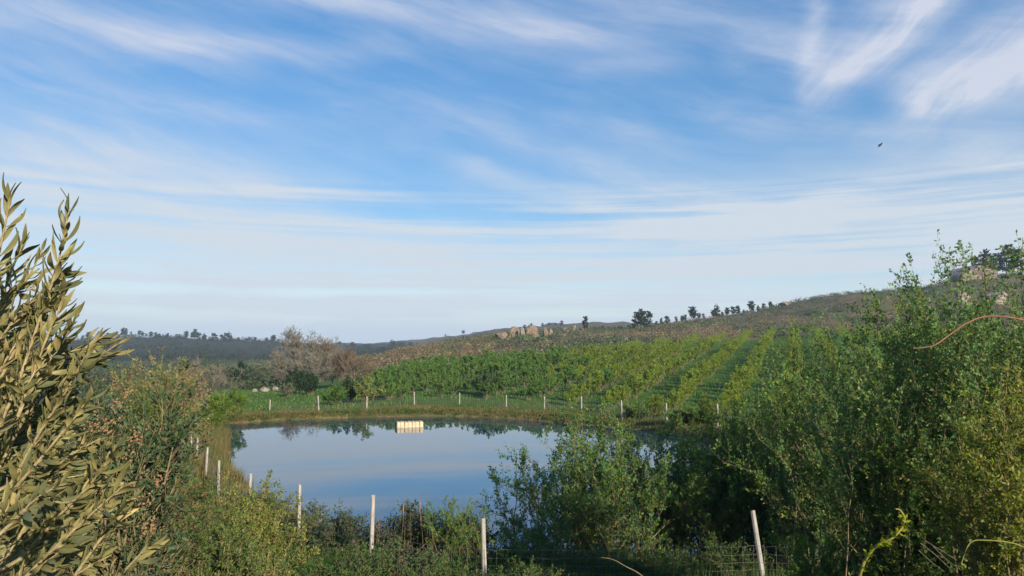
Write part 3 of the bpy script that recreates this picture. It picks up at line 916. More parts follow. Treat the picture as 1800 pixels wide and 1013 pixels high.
for px, h in ((412, 13), (423, 12), (432, 11), (440, 12), (447, 9), (470, 10), (478, 12), (484, 17), (492, 9)):
    pine(px, 870, h, 'separate small dark pine on the skyline just left of the bare tree', 'loose skyline pines', wide=1.3)
for px in np.linspace(600, 655, 8):
    pine(px + rng.uniform(-2, 2), 960, rng.uniform(8, 13), 'dark distant pine on the skyline just right of the bare tree', 'distant pines right of the bare tree', wide=1.6)
for px in np.linspace(688, 732, 8):
    pine(px, 980, rng.uniform(10, 14), 'pine in the dark far wood below the bare brown hill', 'far wood below the brown hill', wide=1.7)
for px, h in ((786, 7), (816, 8)):
    pine(px, 1240, h, 'tiny lone tree on the crest of the bare brown hill', 'tiny trees on the bare hill', wide=1.6)
for px in (921, 936, 952, 967, 978, 990):
    pine(px, 960, rng.uniform(7, 10), 'distant tree on the hill crest behind the granite outcrop', 'crest trees behind the outcrop', wide=1.8)
# the far woods as one mass
items = []
N = 2600
tw = rng.uniform(-0.75, -0.13, N); dw = rng.uniform(470, 960, N)
xw, yw = tw * dw, dw
zw = ground(xw, yw); den = vnoise(xw / 70, yw / 70, 91, 3)
for x, y, z, n in zip(xw, yw, zw, den):
    if n < 0.42 and rng.random() < 0.75: continue
    Vv, q = clumps[rng.integers(0, 6)]
    c = np.array([(0.018, 0.028, 0.018), (0.025, 0.035, 0.02), (0.03, 0.038, 0.025), (0.04, 0.04, 0.03)][rng.integers(0, 4)])
    LC = np.repeat(c[None] * rng.uniform(0.7, 1.25, (len(q), 1)), 4, 0)
    items.append((x, y, z - 0.3, rng.uniform(0, 6.3), rng.uniform(1.8, 5.0), (Vv, q, LC)))
# woods and hedges of the valley floor
N = 1300
tw = rng.uniform(-0.75, -0.2, N); dw = 128 * (420 / 128.0) ** rng.random(N)
xw, yw = tw * dw, dw; zw = ground(xw, yw); den = vnoise(xw / 40, yw / 40, 19, 2)
for x, y, z, n in zip(xw, yw, zw, den):
    t = x / y
    if y < 140 and t > -0.40: continue
    if y < 185 and t > -0.29: continue
    if n < 0.46 and y > 260: continue
    Vv, q = clumps[rng.integers(0, 6)]
    c = np.array([(0.03, 0.05, 0.022), (0.045, 0.075, 0.025), (0.07, 0.095, 0.03), (0.035, 0.045, 0.03), (0.09, 0.07, 0.05)][rng.integers(0, 5)])
    LC = np.repeat(c[None] * rng.uniform(0.7, 1.25, (len(q), 1)), 4, 0)
    items.append((x, y, z - 0.3, rng.uniform(0, 6.3), rng.uniform(1.6, 4.2) * min(1.0, y / 260 + 0.1), (Vv, q, LC)))
Vv, Qq, Cc = merge_copies(items, None, 0.38, 3)
obj('distant_woodland', mesh_np('distant_woodland', Vv, Qq, col=Cc, mats=[M_FAR]), kind='stuff', label='dark woods and hedges across the valley below the left skyline', cat='woodland')

# ------------------------------------------------------------------ granite outcrop and stones
def rock(name, label, px, D, wpx, hpx, seed, mat=M_ROCK, flat=1.0, rot=0.0, sink=0.25, group=None, bottom=None):
    x, y, z = surf(px, D)
    if bottom is not None: z = max(z, at(px, bottom, D).z)
    w, h = wpx / FPX * D, hpx / FPX * D
    bm = bmesh.new(); bmesh.ops.create_icosphere(bm, subdivisions=4, radius=1.0)
    off = Vector((seed * 3.7, seed * 1.3, seed * 7.1))
    for v in bm.verts:
        p = v.co.copy()
        p = Vector([math.copysign(abs(c_) ** 0.62, c_) for c_ in p]) * 0.82
        # squarish, jointed granite: cut the ball with a few planes, then roughen
        rg = random.Random(seed)
        for _ in range(9):
            nrm_ = Vector((rg.uniform(-1, 1), rg.uniform(-1, 1), rg.uniform(-0.7, 1))).normalized()
            lim = rg.uniform(0.5, 0.85)
            dd_ = p.dot(nrm_)
            if dd_ > lim: p -= nrm_ * (dd_ - lim) * 0.92
        n1 = mnoise.fractal(p * 1.6 + off, 0.9, 2.1, 5)
        crack = abs(mnoise.noise(Vector((p.x * 2.2, p.y * 2.2, p.z * 0.5)) + off))
        p *= 1 + 0.13 * n1 - 0.12 * max(0, 1 - crack * 7)
        v.co = Vector((p.x * w * 0.62, p.y * w * 0.55 * flat, (p.z + 1 - sink) * h * 0.62 - 0.1))
    me = bpy.data.meshes.new(name); bm.to_mesh(me); bm.free(); me.materials.append(mat)
    o = obj(name, me, None, (x, y, z - 0.1 * h), None, label, 'rock', group)
    o.rotation_euler = (0, 0, rot)
    return o
rock('granite_boulder', 'tilted reddish boulder at the left end of the granite outcrop', 880, 272, 22, 15, 1, rot=0.3)
rock('granite_boulder', 'reddish boulder with dark cracks in the left half of the outcrop', 904, 274, 18, 22, 2, rot=1.0)
rock('granite_boulder', 'narrow pale boulder leaning beside the largest block of the outcrop', 919, 270, 9, 22, 3, mat=M_ROCKPALE, rot=0.4)
rock('granite_boulder', 'largest reddish block of the granite outcrop', 935, 274, 26, 25, 4, rot=0.7)
rock('granite_boulder', 'narrow orange boulder right of the gap in the outcrop', 959, 278, 9, 20, 5, rot=0.1)
rock('granite_boulder', 'small grey boulder at the right end of the outcrop', 967, 279, 9, 15, 6, mat=M_ROCKGREY)
rock('granite_boulder', 'low ochre rock on the ridge right of the outcrop', 993, 300, 16, 11, 7, rot=0.5)
rock('granite_boulder', 'small grey rock standing on the ridge near the lone pine', 1009, 318, 7, 12, 8, mat=M_ROCKGREY)
rock('granite_dome', 'smooth brown granite dome on the right skyline beside the pines', 1712, 368, 70, 34, 9, mat=M_ROCKGREY, rot=0.2, sink=0.5)
rock('granite_slab', 'grey layered granite slab seen through the right-hand shrubs', 1697, 300, 30, 34, 10, mat=M_ROCKGREY, rot=0.9)
rock('granite_slab', 'brown granite slab below the skyline pines at far right', 1748, 300, 40, 30, 12, mat=M_ROCKGREY, rot=0.2)
rock('granite_boulder', 'small bare rock on the skyline above the orchard', 1381, 402, 18, 9, 13, mat=M_ROCKGREY)
rock('pale_stone', 'large pale stone at the edge of the meadow below the bare trees', 468, 132, 18, 11, 14, mat=M_ROCKPALE)
rock('pale_stone', 'small pale stone left of the large one at the meadow edge', 452, 130, 8, 8, 15, mat=M_ROCKPALE)
rock('pale_stone', 'pale grey stone right of the large one at the meadow edge', 487, 134, 14, 10, 16, mat=M_ROCKPALE)
for q_, (px, D) in enumerate(((842, 216), (861, 212), (826, 214), (917, 203), (930, 205), (1012, 212), (1046, 214), (1072, 215), (995, 209))):
    rock('field_stone', 'pale stone lying in the heath along the upper orchard edge', px, D, random.uniform(5, 9), random.uniform(4, 6), 30 + q_, mat=M_ROCKPALE, group='stones along the orchard edge')

# ------------------------------------------------------------------ bare trees across the meadow
def bare_tree(label, px, D, H, R, seed, n=(9, 90, 600, 2600), pal=TAN, nlv=1500, lsz=0.3, bark=M_PALEBARK, trunk_r=0.35, trunk_h=0.22, upl=0.25):
    rg = np.random.default_rng(seed)
    x, y, z = surf(px, D)
    K = 8
    S = np.concatenate([np.cumsum(rg.normal(0, 0.012 * H, (K, 2)), 0), np.linspace(-0.3, H * 0.55, K)[:, None]], 1)[None]
    SR = trunk_r * np.linspace(1, 0.25, K)[None]
    L1, R1, _ = children(S, SR, n[0] + 4, trunk_h, 0.98, R * 1.12, 0.85, upl, 0.10, rg, 7, 0.62)
    L2, R2, _ = children(L1, R1, n[1], 0.25, 0.98, R * 0.55, 0.75, 0.35, 0.12, rg, 5, 0.6)
    L3, R3, _ = children(L2, R2, n[2], 0.2, 1.0, R * 0.27, 0.75, 0.25, 0.15, rg, 4, 0.62)
    L4, R4, i4 = children(L3, R3, n[3], 0.2, 1.0, R * 0.14, 0.8, 0.15, 0.15, rg, 2, 0.7)
    mr = 0.00018 * D
    sets = [tubes(S, SR, 8), tubes(L1, np.maximum(R1, mr), 5), tubes(L2, np.maximum(R2, mr), 4), tubes(L3, np.maximum(R3, mr), 3), tubes(L4, np.maximum(R4 * 0 + mr * 0.8, mr * 0.8), 3)]
    t = thing('bare_tree', label, 'tree', (x, y, z))
    obj('trunk', mesh_np('trunk', *sets[0], smooth=True, mats=[bark]), t)
    VV, QQ = [], []; off = 0
    for v, q in sets[1:]:
        VV.append(v); QQ.append(q + off); off += len(v)
    obj('branches', mesh_np('branches', np.vstack(VV), np.vstack(QQ), smooth=True, mats=[bark]), t, kind='stuff')
    Vv, q, idx = leaves_on(L4, nlv, 0.2, 1.0, 0.9, lsz, lsz * 0.6, rg, 0.2, 0.05)
    obj('buds', mesh_np('buds', Vv, q, col=leaf_colors(idx, len(idx), pal, rg), mats=[M_LEAF]), t, kind='stuff')
BUD = [(0.11, 0.11, 0.07), (0.09, 0.095, 0.055), (0.13, 0.12, 0.08)]
bare_tree('tall pale bare tree with a rounded crown rising above the skyline', 541, 155, 13.8, 5.6, 51, n=(14, 150, 1100, 5200), pal=BUD, nlv=1500, lsz=0.2, trunk_r=0.24, upl=0.5)
bare_tree('lower bare tree leaning left of the tall pale tree', 497, 150, 5.8, 3.6, 52, n=(9, 60, 380, 1800), pal=BUD, nlv=1400, lsz=0.2, trunk_r=0.16)
bare_tree('brownish bare tree just right of the tall pale tree', 587, 148, 7.0, 4.8, 53, n=(9, 80, 550, 2800), pal=BROWN, nlv=2400, lsz=0.2, bark=M_BARK, trunk_r=0.16)
bare_tree('low reddish-brown bare tree at the right end of the bare group', 624, 140, 5.2, 4.4, 54, n=(9, 80, 500, 2800), pal=BROWN, nlv=2800, lsz=0.2, bark=M_BARK, trunk_r=0.12)
bare_tree('small bare tree at the front of the bare group near the dark evergreens', 556, 138, 6.2, 4.4, 55, n=(9, 70, 450, 2200), pal=BUD, nlv=1600, lsz=0.2, trunk_r=0.12)
bare_tree('small bare grey tree behind the left-bank shrubs', 372, 66, 5.6, 3.0, 56, n=(8, 60, 350, 1400), pal=BROWN, nlv=500, lsz=0.12, trunk_r=0.09)

# ------------------------------------------------------------------ shrubs beyond the far fence
def far_shrub(label, px, D, hpx, wpx, pal, seed, nlv=2600, L=0.22, name='shrub', **kw):
    x, y, z = surf(px, D)
    return place_shrub(name, label, 'shrub', x, y, hpx / FPX * D, wpx / FPX * D / 2, 14, 150, nlv, L, L * 0.55, pal, seed, upt=0.5, flare=0.6, tuft=0.08, dome=0.45, stem_r=0.03, **kw)
PALEYG = [(0.20, 0.22, 0.09), (0.16, 0.19, 0.07), (0.12, 0.16, 0.05)]
far_shrub('rounded pale yellow-green shrub right behind the far bank fence', 648, 92, 50, 56, PALEYG, 61, nlv=3600)
far_shrub('low green shrub behind the fence left of the pale rounded shrub', 592, 90, 38, 50, GREEN, 62)
far_shrub('dark green shrub between the green and the pale rounded shrub', 618, 96, 44, 36, DARKG, 63)
far_shrub('dark evergreen shrub on the meadow left of the second fence post', 545, 118, 38, 34, DARKG, 64, L=0.3)
far_shrub('darkest bushy evergreen on the meadow beside the bare trees', 524, 126, 44, 36, DARKG, 65, L=0.3)
far_shrub('grey-leaved low bush in front of the dark evergreens', 508, 112, 24, 26, [(0.16, 0.16, 0.11), (0.10, 0.11, 0.07)], 66)
far_shrub('grey-green rounded shrub behind the fence below the granite outcrop', 855, 96, 46, 56, [(0.06, 0.10, 0.04), (0.08, 0.12, 0.05), (0.045, 0.08, 0.035)], 67, nlv=3600)
far_shrub('bright green waterside bush at the left end of the far bank', 418, 74, 48, 52, [(0.10, 0.17, 0.03), (0.08, 0.14, 0.03), (0.13, 0.18, 0.04)], 68, nlv=3200, L=0.17)
far_shrub('low dark scrub at the edge of the meadow left of the pale stones', 428, 170, 40, 60, DARKG, 69, L=0.4)
far_shrub('small olive-green shrub at the left edge of the orchard', 690, 97, 36, 40, GREEN, 70)
far_shrub('yellow-green bush beside the fence where the orchard alley opens', 1150, 72, 40, 44, YELLOWG, 71, L=0.16)
far_shrub('tall loose bush on the far bank right of the orchard alley', 1240, 64, 60, 50, YELLOWG, 72, L=0.14)

for px, D_, hp, wp_, sd_, lab in ((1110, 70, 26, 70, 73, 'low green bush on the bank behind the tip of the fan-shaped willow'), (1205, 64.5, 34, 100, 74, 'broad green bush on the far right bank below the orchard alley'),
                             (1300, 57.5, 46, 120, 75, 'broad leafy bush on the bank left of the last visible far post'), (1400, 52, 66, 140, 76, 'leafy bank bush at the right end of the far fence')):
    far_shrub(lab, px, D_, hp, wp_, [(0.10, 0.16, 0.045), (0.13, 0.18, 0.05), (0.075, 0.125, 0.04), (0.16, 0.19, 0.05)], sd_, nlv=6500, L=0.19)
# clumps of herbs and low scrub along the far bank
items = []
rng = np.random.default_rng(66)
k_ = rng.integers(0, len(PONDP), 1100)
for k in k_:
    p = PONDP[k]; d = p - c0; d = d / np.linalg.norm(d)
    q_ = p + d * (0.2 + rng.exponential(1.6)) + rng.uniform(-0.8, 0.8, 2)
    if q_[1] < 44 or pond_sd([q_[0]], [q_[1]])[0] < 0.1: continue
    Vv, q = clumps[rng.integers(0, 6)]
    c = np.array([(0.07, 0.12, 0.035), (0.09, 0.14, 0.04), (0.055, 0.09, 0.03), (0.17, 0.12, 0.06), (0.20, 0.15, 0.075), (0.14, 0.15, 0.05)][rng.integers(0, 6)])
    LC = np.repeat(c[None] * rng.uniform(0.75, 1.2, (len(q), 1)), 4, 0)
    items.append((q_[0], q_[1], gz(q_[0], q_[1]) - 0.03, rng.uniform(0, 6.3), rng.uniform(0.18, 0.55), (Vv, q, LC)))
Vv, Qq, Cc = merge_copies(items, None, 1.0, 8)
obj('bank_herbs', mesh_np('bank_herbs', Vv, Qq, col=Cc, mats=[M_LEAF]), kind='stuff', label='low green and tan herbs tufting the far bank at the waterline', cat='herbs')

# ------------------------------------------------------------------ floating raft
def box(bm, x0, x1, y0, y1, z0, z1, bev=0.0):
    r = bmesh.ops.create_cube(bm, size=1.0)
    for v in r['verts']:
        v.co = Vector(((x0 + x1) / 2 + v.co.x * (x1 - x0), (y0 + y1) / 2 + v.co.y * (y1 - y0), (z0 + z1) / 2 + v.co.z * (z1 - z0)))
    if bev:
        es = list({e for v in r['verts'] for e in v.link_edges})
        bmesh.ops.bevel(bm, geom=es, offset=bev, segments=1, affect='EDGES')
def bm_obj(name, bm, mat, parent=None, **kw):
    me = bpy.data.meshes.new(name); bm.to_mesh(me); bm.free(); me.materials.append(mat)
    return obj(name, me, parent, **kw)
D = 69.5
lft, rgt = at(697, 745, D), at(743, 745, D)
raft = thing('floating_raft', 'cream box-shaped raft of upright boards floating near the far bank', 'raft', ((lft.x + rgt.x) / 2, D, 0.0))
raft.rotation_euler = (0, 0, math.radians(14))
wd = (rgt.x - lft.x); hgt = 0.48
nb = 7
for k in range(nb):
    bm = bmesh.new(); a, b = -wd / 2 + wd * k / nb, -wd / 2 + wd * (k + 1) / nb
    box(bm, a + 0.028, b - 0.028, -0.62, 0.62, -0.12, hgt + 0.015 * math.sin(k * 2.3), 0.012)
    bm_obj('board', bm, M_FLOAT, raft)
bm = bmesh.new(); box(bm, -wd / 2 - 0.07, -wd / 2 - 0.004, -0.64, 0.64, -0.12, hgt + 0.02, 0.01); bm_obj('shaded_end_panel', bm, M_FLOATSHADE, raft)  # left end face, shade painted in as a dark panel
for k in (1, 3, 5):
    bm = bmesh.new(); xk = -wd / 2 + wd * (k if k == 1 else k) / nb
    box(bm, xk - 0.035, xk + 0.035, -0.665, -0.625, -0.1, hgt + 0.05, 0.006); bm_obj('batten', bm, M_FLOATTRIM, raft)
bm = bmesh.new(); box(bm, -wd / 2, wd / 2, -0.66, -0.622, -0.06, 0.035, 0.005); bm_obj('base_rail', bm, M_FLOATTRIM, raft)

# ------------------------------------------------------------------ fences
def post_mesh(h, w, seed):
    bm = bmesh.new()
    rg = random.Random(seed)
    n = 8; rings = 9
    vs = []
    for k in range(rings):
        t = k / (rings - 1)
        ring = []
        for s in range(n):
            a = s / n * 6.28318 + 0.39
            r = w * 0.5 * (1.05 - 0.12 * t) * (1 + rg.uniform(-0.04, 0.04))
            z = -0.4 + (h + 0.4) * t + (0.10 * w * math.cos(a) if k == rings - 1 else 0)
            sq = 1.0 / max(abs(math.cos(a)), abs(math.sin(a))) ** 0.55
            ring.append(bm.verts.new((r * sq * math.cos(a), r * sq * math.sin(a), z)))
        vs.append(ring)
    for k in range(rings - 1):
        for s in range(n):
            bm.faces.new((vs[k][s], vs[k][(s + 1) % n], vs[k + 1][(s + 1) % n], vs[k + 1][s]))
    bm.faces.new(vs[-1])
    me = bpy.data.meshes.new('post'); bm.to_mesh(me); bm.free(); me.materials.append(M_POST)
    return me
post_meshes = [post_mesh(1.0, 0.115, k) for k in range(4)]

def wire_panel(a, b, h, step, rad, parent, rows, rg, sag=0.04):
    """wire netting hung between two posts"""
    a, b = np.array(a), np.array(b)
    n = max(2, int(np.linalg.norm((b - a)[:2]) / step))
    K = n + 1
    t = np.linspace(0, 1, K)
    lines = []
    for f in rows:
        p = a[None] + (b - a)[None] * t[:, None]
        p[:, 2] += h * f - sag * np.sin(np.pi * t) * (0.5 + f) + rg.normal(0, 0.012, K)
        p[:, 1] += rg.normal(0, 0.01, K)
        p[:, 2] = np.maximum(p[:, 2], ground(p[:, 0], p[:, 1]) + 0.01)
        lines.append(p)
    G = np.array(lines)
    v1, q1 = tubes(G, np.full(G.shape[:2], rad), 3)
    Gt = np.transpose(G, (1, 0, 2))
    v2, q2 = tubes(Gt, np.full(Gt.shape[:2], rad * 0.8), 3)
    obj('wire_netting', mesh_np('wire_netting', np.vstack([v1, v2]), np.vstack([q1, q2 + len(v1)]), mats=[M_WIRE]), parent)

def fence(label, posts, step, rad, rows=(0.04, 0.2, 0.36, 0.52, 0.68, 0.84), hw=None):
    """posts: (top_px, top_py, depth, height, lean_x, lean_y, width)"""
    rg = np.random.default_rng(len(posts))
    p0 = at(posts[0][0], posts[0][1], posts[0][2])
    t = thing('wire_fence', label, 'fence', (0, 0, 0))
    feet = []
    for k, (px, py, D, h, lx, ly, w) in enumerate(posts):
        top = at(px, py, D)
        ux = Vector((lx, ly, 1)).normalized()
        foot = top - ux * h
        o = obj('post', post_meshes[k % 4], t, foot)
        o.rotation_euler = ux.to_track_quat('Z', 'Y').to_euler()
        o.scale = (w / 0.115, w / 0.115, h)
        feet.append((np.array(foot), np.array(ux) * h))
    for (fa_, ua), (fb_, ub) in zip(feet[:-1], feet[1:]):
        a, b = fa_ + np.array([0, -0.07, 0]), fb_ + np.array([0, -0.07, 0])
        wire_panel(a, b, hw or min(ua[2], ub[2]) * 0.98, step, rad, t, rows, rg)
    return t
far_tops = [(475, 703, 82, 0.02), (559, 696, 80, -0.07), (645, 697, 84, 0), (728, 689, 88, -0.03), (808, 691, 88, 0.01), (890, 695, 85, 0), (957, 697, 81, 0),
            (1022, 697, 77, 0), (1092, 704, 70, -0.04), (1171, 709, 67, -0.03), (1261, 710, 63.5, 0), (1358, 714, 60, -0.03), (1470, 716, 56, 0)]
fence('wire netting fence with pale posts along the far bank of the pond',
      [(px, py, D, at(px, py, D).z - gz(at(px, py, D).x, D) + 0.05, lx, 0, 0.14) for px, py, D, lx in far_tops], 0.30, 0.0062)
lt = [(475, 703, 82, 0.02), (412, 702, 77, 0.0), (372, 712, 66, 0), (344, 732, 57, 0.03), (337, 748, 49, 0.0), (348, 770, 45.5, 0.05), (365, 787, 40, 0.03), (385, 810, 35, -0.01), (441, 833, 31, 0.02)]
fence('wire fence with pale leaning posts down the left bank of the pond',
      [(px, py, D, max(1.1, at(px, py, D).z - gz(at(px, py, D).x, D) + 0.05), lx, 0, 0.115) for px, py, D, lx in lt[1:]], 0.28, 0.0032)
nt = [(441.0, 833, 31, 0.02), (527, 852, 25, 0.0), (656, 872, 19.5, 0.02), (849, 912, 17, -0.03), (1323, 898, 17.5, -0.13), (1560, 885, 16.5, 0.02)]
fence('wire netting fence with weathered pale posts across the near bank',
      [(px, py, D, max(1.3, at(px, py, D).z - gz(at(px, py, D).x, D) + 0.1), lx, 0, 0.11) for px, py, D, lx in nt[1:]], 0.25, 0.0025, hw=1.12)

# ------------------------------------------------------------------ left bank shrubs
def at_xy(px, D): return ((px - 900) / FPX * D, D)
def shrubp(label, px, D, top_y, wpx, nst, ntw, nlv, L, Wd, pal, seed, **kw):
    x, y = at_xy(px, D)
    z = gz(x, y)
    H = at(px, top_y, D).z - z
    return place_shrub(kw.pop('name', 'shrub'), label, 'shrub', x, y, H, wpx / FPX * D / 2, nst, ntw, nlv, L, Wd, pal, seed, z=z, **kw)
shrubp('tan half-bare shrub with a rounded top behind the left bank shrubs', 272, 32, 606, 170, 30, 460, 18000, 0.10, 0.055,
       [(0.25, 0.21, 0.10), (0.20, 0.19, 0.085), (0.27, 0.20, 0.13), (0.15, 0.17, 0.065)], 81, sub=900, bark=M_BARK, dome=0.3, tuft=0.06, spread_pow=0.45)
shrubp('pinkish-brown half-bare shrub right of the tan rounded one', 322, 62, 640, 90, 18, 260, 6500, 0.15, 0.085,
       [(0.25, 0.18, 0.12), (0.21, 0.16, 0.10), (0.17, 0.16, 0.08)], 82, sub=500, bark=M_BARK, tuft=0.06)
shrubp('tall mid-green leafy shrub on the left bank beside the leaning posts', 275, 15, 668, 120, 30, 520, 17000, 0.06, 0.032,
       [(0.10, 0.15, 0.045), (0.14, 0.18, 0.05), (0.075, 0.12, 0.04), (0.17, 0.18, 0.07)], 83, sub=800, tuft=0.04)
shrubp('bright green bush at the water edge behind the left bank posts', 384, 62, 688, 74, 18, 260, 9000, 0.15, 0.075,
       [(0.12, 0.18, 0.045), (0.16, 0.20, 0.055), (0.095, 0.155, 0.04)], 84, sub=400, tuft=0.06)
shrubp('dark evergreen shrub with orange-brown berry clusters behind the olive tree', 225, 5.4, 636, 235, 34, 420, 11500, 0.048, 0.019,
       [(0.04, 0.075, 0.035), (0.055, 0.095, 0.04), (0.032, 0.06, 0.028), (0.08, 0.12, 0.045)], 85, sub=900, leaf=M_GLOSSY, spread_pow=0.5, dome=0.3, tuft=0.015)
shrubp('dull green shrub with reddish new shoots right of the berry shrub', 300, 7.6, 790, 170, 28, 380, 13000, 0.038, 0.016,
       [(0.075, 0.12, 0.04), (0.10, 0.15, 0.045), (0.06, 0.095, 0.035), (0.18, 0.13, 0.075)], 86, sub=800, tuft=0.015)
shrubp('yellow-green small-leaved shrub in the left foreground below the posts', 455, 9.6, 848, 200, 34, 460, 16000, 0.036, 0.018,
       [(0.19, 0.21, 0.06), (0.15, 0.185, 0.05), (0.23, 0.22, 0.08), (0.11, 0.155, 0.045)], 87, sub=900, tuft=0.015, upt=0.6, dome=0.45)
shrubp('low green shrub at the bottom edge left of centre', 395, 8.3, 900, 220, 30, 400, 13000, 0.034, 0.016,
       [(0.10, 0.145, 0.05), (0.13, 0.175, 0.06), (0.075, 0.115, 0.04)], 88, sub=800, tuft=0.015, dome=0.5)
# berries of the berry shrub
bs = [o for o in bpy.data.objects if o.name.startswith('shrub') and 'berry clusters' in o.get('label', '')][0]
rg = np.random.default_rng(9)
bm = bmesh.new()
for (px, py, n, sp) in ((190, 755, 16, 26), (235, 765, 14, 22), (165, 745, 12, 22), (215, 800, 10, 24), (185, 860, 8, 20), (245, 880, 10, 24), (260, 930, 8, 20), (205, 710, 6, 16), (225, 690, 6, 14), (280, 845, 8, 20)):
    for _ in range(n * 2):
        p = at(px + rg.normal(0, sp * 0.5), py + rg.normal(0, sp * 0.4), 4.75 + rg.uniform(-0.25, 0.2)) - bs.location
        bmesh.ops.create_icosphere(bm, subdivisions=1, radius=rg.uniform(0.005, 0.009), matrix=Matrix.Translation(p))
bm_obj('berries', bm, M_BERRY, bs, kind='stuff')

# brambles on the near bank
BRAM = [(0.06, 0.095, 0.045), (0.085, 0.07, 0.055), (0.05, 0.08, 0.04), (0.10, 0.075, 0.065), (0.07, 0.11, 0.05), (0.055, 0.09, 0.04)]
def bramble(label, px, D, top_y, wpx, seed, n=6000, pal=BRAM):
    shrubp(label, px, D, top_y, wpx, 34, 330, n, 0.07, 0.045, pal, seed, sub=420, name='bramble', dome=0.55, flare=0.3, upt=-0.5, twl=0.42, up=0.0, spread_pow=0.6, base_spread=0.4, tuft=0.03, stem_r=0.008)
bramble('dark purplish bramble thicket between the left posts and the water', 560, 26, 878, 150, 91)
bramble('bramble thicket left of the tall weathered near post', 615, 22, 900, 130, 92)
bramble('dark bramble mound behind the wire right of the tall near post', 720, 21.5, 888, 170, 93, 11000)
bramble('dark bramble mound at the water edge left of the near centre post', 815, 20.8, 908, 150, 98, 9000)
bramble('low bramble tangle at the foot of the posts on the left slope', 470, 30, 858, 110, 94, 5000)
bramble('tangled low bramble in front of the near wire, centre', 700, 16, 950, 230, 95, 8000, [(0.075, 0.11, 0.05), (0.11, 0.09, 0.07), (0.06, 0.095, 0.04)])
shrubp('upright leafy weeds with thin stems left of the near centre post', 805, 20.0, 866, 130, 60, 300, 5600, 0.06, 0.026, WILLOW, 96, name='weed_clump', upt=0.8, twl=0.12, flare=0.5, base_spread=0.6, dome=0.2, stem_r=0.006)
shrubp('low leafy weeds under the wire right of the near centre post', 930, 20.4, 905, 180, 56, 380, 8000, 0.06, 0.028, WILLOW, 97, name='weed_clump', upt=0.7, twl=0.2, base_spread=0.6, dome=0.3, stem_r=0.006)

WEED = [(0.06, 0.11, 0.035), (0.085, 0.14, 0.045), (0.05, 0.085, 0.03), (0.11, 0.12, 0.05)]
for px, D_, top, wp_, sd_, lab in ((1010, 18.6, 962, 190, 131, 'low weeds behind the near wire at the foot of the fan-shaped willow'), (1160, 19.0, 958, 210, 132, 'low weeds behind the near wire below the thin-crowned willow'),
                                   (1270, 18.4, 945, 150, 133, 'low weeds left of the leaning near post'), (620, 14.5, 965, 190, 134, 'low dark weeds at the bottom edge below the tall near post'),
                                   (790, 14.0, 985, 190, 135, 'low dark weeds at the bottom edge left of the near centre post'), (920, 13.5, 990, 170, 136, 'low dark weeds at the bottom edge right of the near centre post')):
    shrubp(lab, px, D_, top, wp_, 46, 300, 5200, 0.055, 0.024, WEED, sd_, name='weed_clump', upt=0.6, twl=0.25, base_spread=0.55, dome=0.3, stem_r=0.006, tmin=0.05)

# ------------------------------------------------------------------ right bank willows and tall shrubs
shrubp('fan-shaped willow shrub in front of the water at centre right', 1040, 23.0, 730, 400, 90, 1100, 44000, 0.083, 0.043, WILLOW, 111, name='willow_shrub', sub=700,
       twl=0.21, upt=0.9, spread_pow=0.6, base_spread=0.34, flare=0.5, dome=0.5, stem_r=0.022, tuft=0.04, tmin=0.06)
shrubp('dark thin-crowned willow shrub with water glinting through it', 1170, 24.0, 745, 250, 56, 760, 24000, 0.080, 0.040, [(0.09, 0.16, 0.06), (0.12, 0.19, 0.065), (0.07, 0.13, 0.05)], 112, name='willow_shrub', sub=500,
       twl=0.21, upt=0.9, dome=0.3, stem_r=0.022, tuft=0.03, tmin=0.06, base_spread=0.34)
shrubp('bright green willow shrub filling the gap left of the leaning post', 1248, 22.0, 775, 210, 60, 700, 20000, 0.083, 0.043, WILLOW, 120, name='willow_shrub', sub=700, twl=0.21, upt=0.9, dome=0.35, stem_r=0.02, tuft=0.03, tmin=0.06, base_spread=0.34)
shrubp('dense dark green willow shrub behind the leaning near post', 1330, 22.5, 705, 280, 80, 1100, 42000, 0.083, 0.045, [(0.08, 0.14, 0.045), (0.10, 0.17, 0.05), (0.06, 0.11, 0.04), (0.13, 0.185, 0.05)], 113, name='willow_shrub', sub=1200, twl=0.20, upt=0.9, dome=0.35, stem_r=0.022, tuft=0.03, tmin=0.06, base_spread=0.34)
shrubp('tall willow shrub right of the leaning post with shoots against the orchard', 1475, 19.0, 530, 400, 90, 1300, 50000, 0.074, 0.039, WILLOW, 114, name='willow_shrub', sub=1300, twl=0.15, upt=0.9, dome=0.5, tmin=0.06, base_spread=0.3, stem_r=0.022, tuft=0.03)
RIGHTP = [(0.12, 0.205, 0.075), (0.155, 0.23, 0.08), (0.095, 0.17, 0.065), (0.21, 0.24, 0.085), (0.13, 0.21, 0.09)]
shrubp('tall leafy shrub with upright shoots rising above the right skyline', 1630, 12.0, 425, 420, 70, 1300, 52000, 0.057, 0.030, RIGHTP, 115, name='tall_shrub', sub=1200, twl=0.13, tmin=0.08, upt=1.0, dome=0.42, flare=0.55, stem_r=0.018, tuft=0.02, spread_pow=0.75, base_spread=0.32)
shrubp('tall leafy shrub at the right edge reaching above the skyline', 1785, 10.5, 440, 420, 70, 1300, 50000, 0.052, 0.028, RIGHTP, 116, name='tall_shrub', sub=1200, twl=0.13, tmin=0.08, upt=1.0, dome=0.36, flare=0.55, stem_r=0.018, tuft=0.02, spread_pow=0.75, base_spread=0.32)
shrubp('lower leafy shrub filling the right foreground beside the curling cane', 1560, 11.5, 670, 330, 60, 1000, 35000, 0.052, 0.026, [(0.085, 0.145, 0.045), (0.11, 0.175, 0.045), (0.15, 0.19, 0.05), (0.065, 0.115, 0.035)], 117, name='tall_shrub', sub=900, twl=0.13, dome=0.4, stem_r=0.016, tuft=0.02)
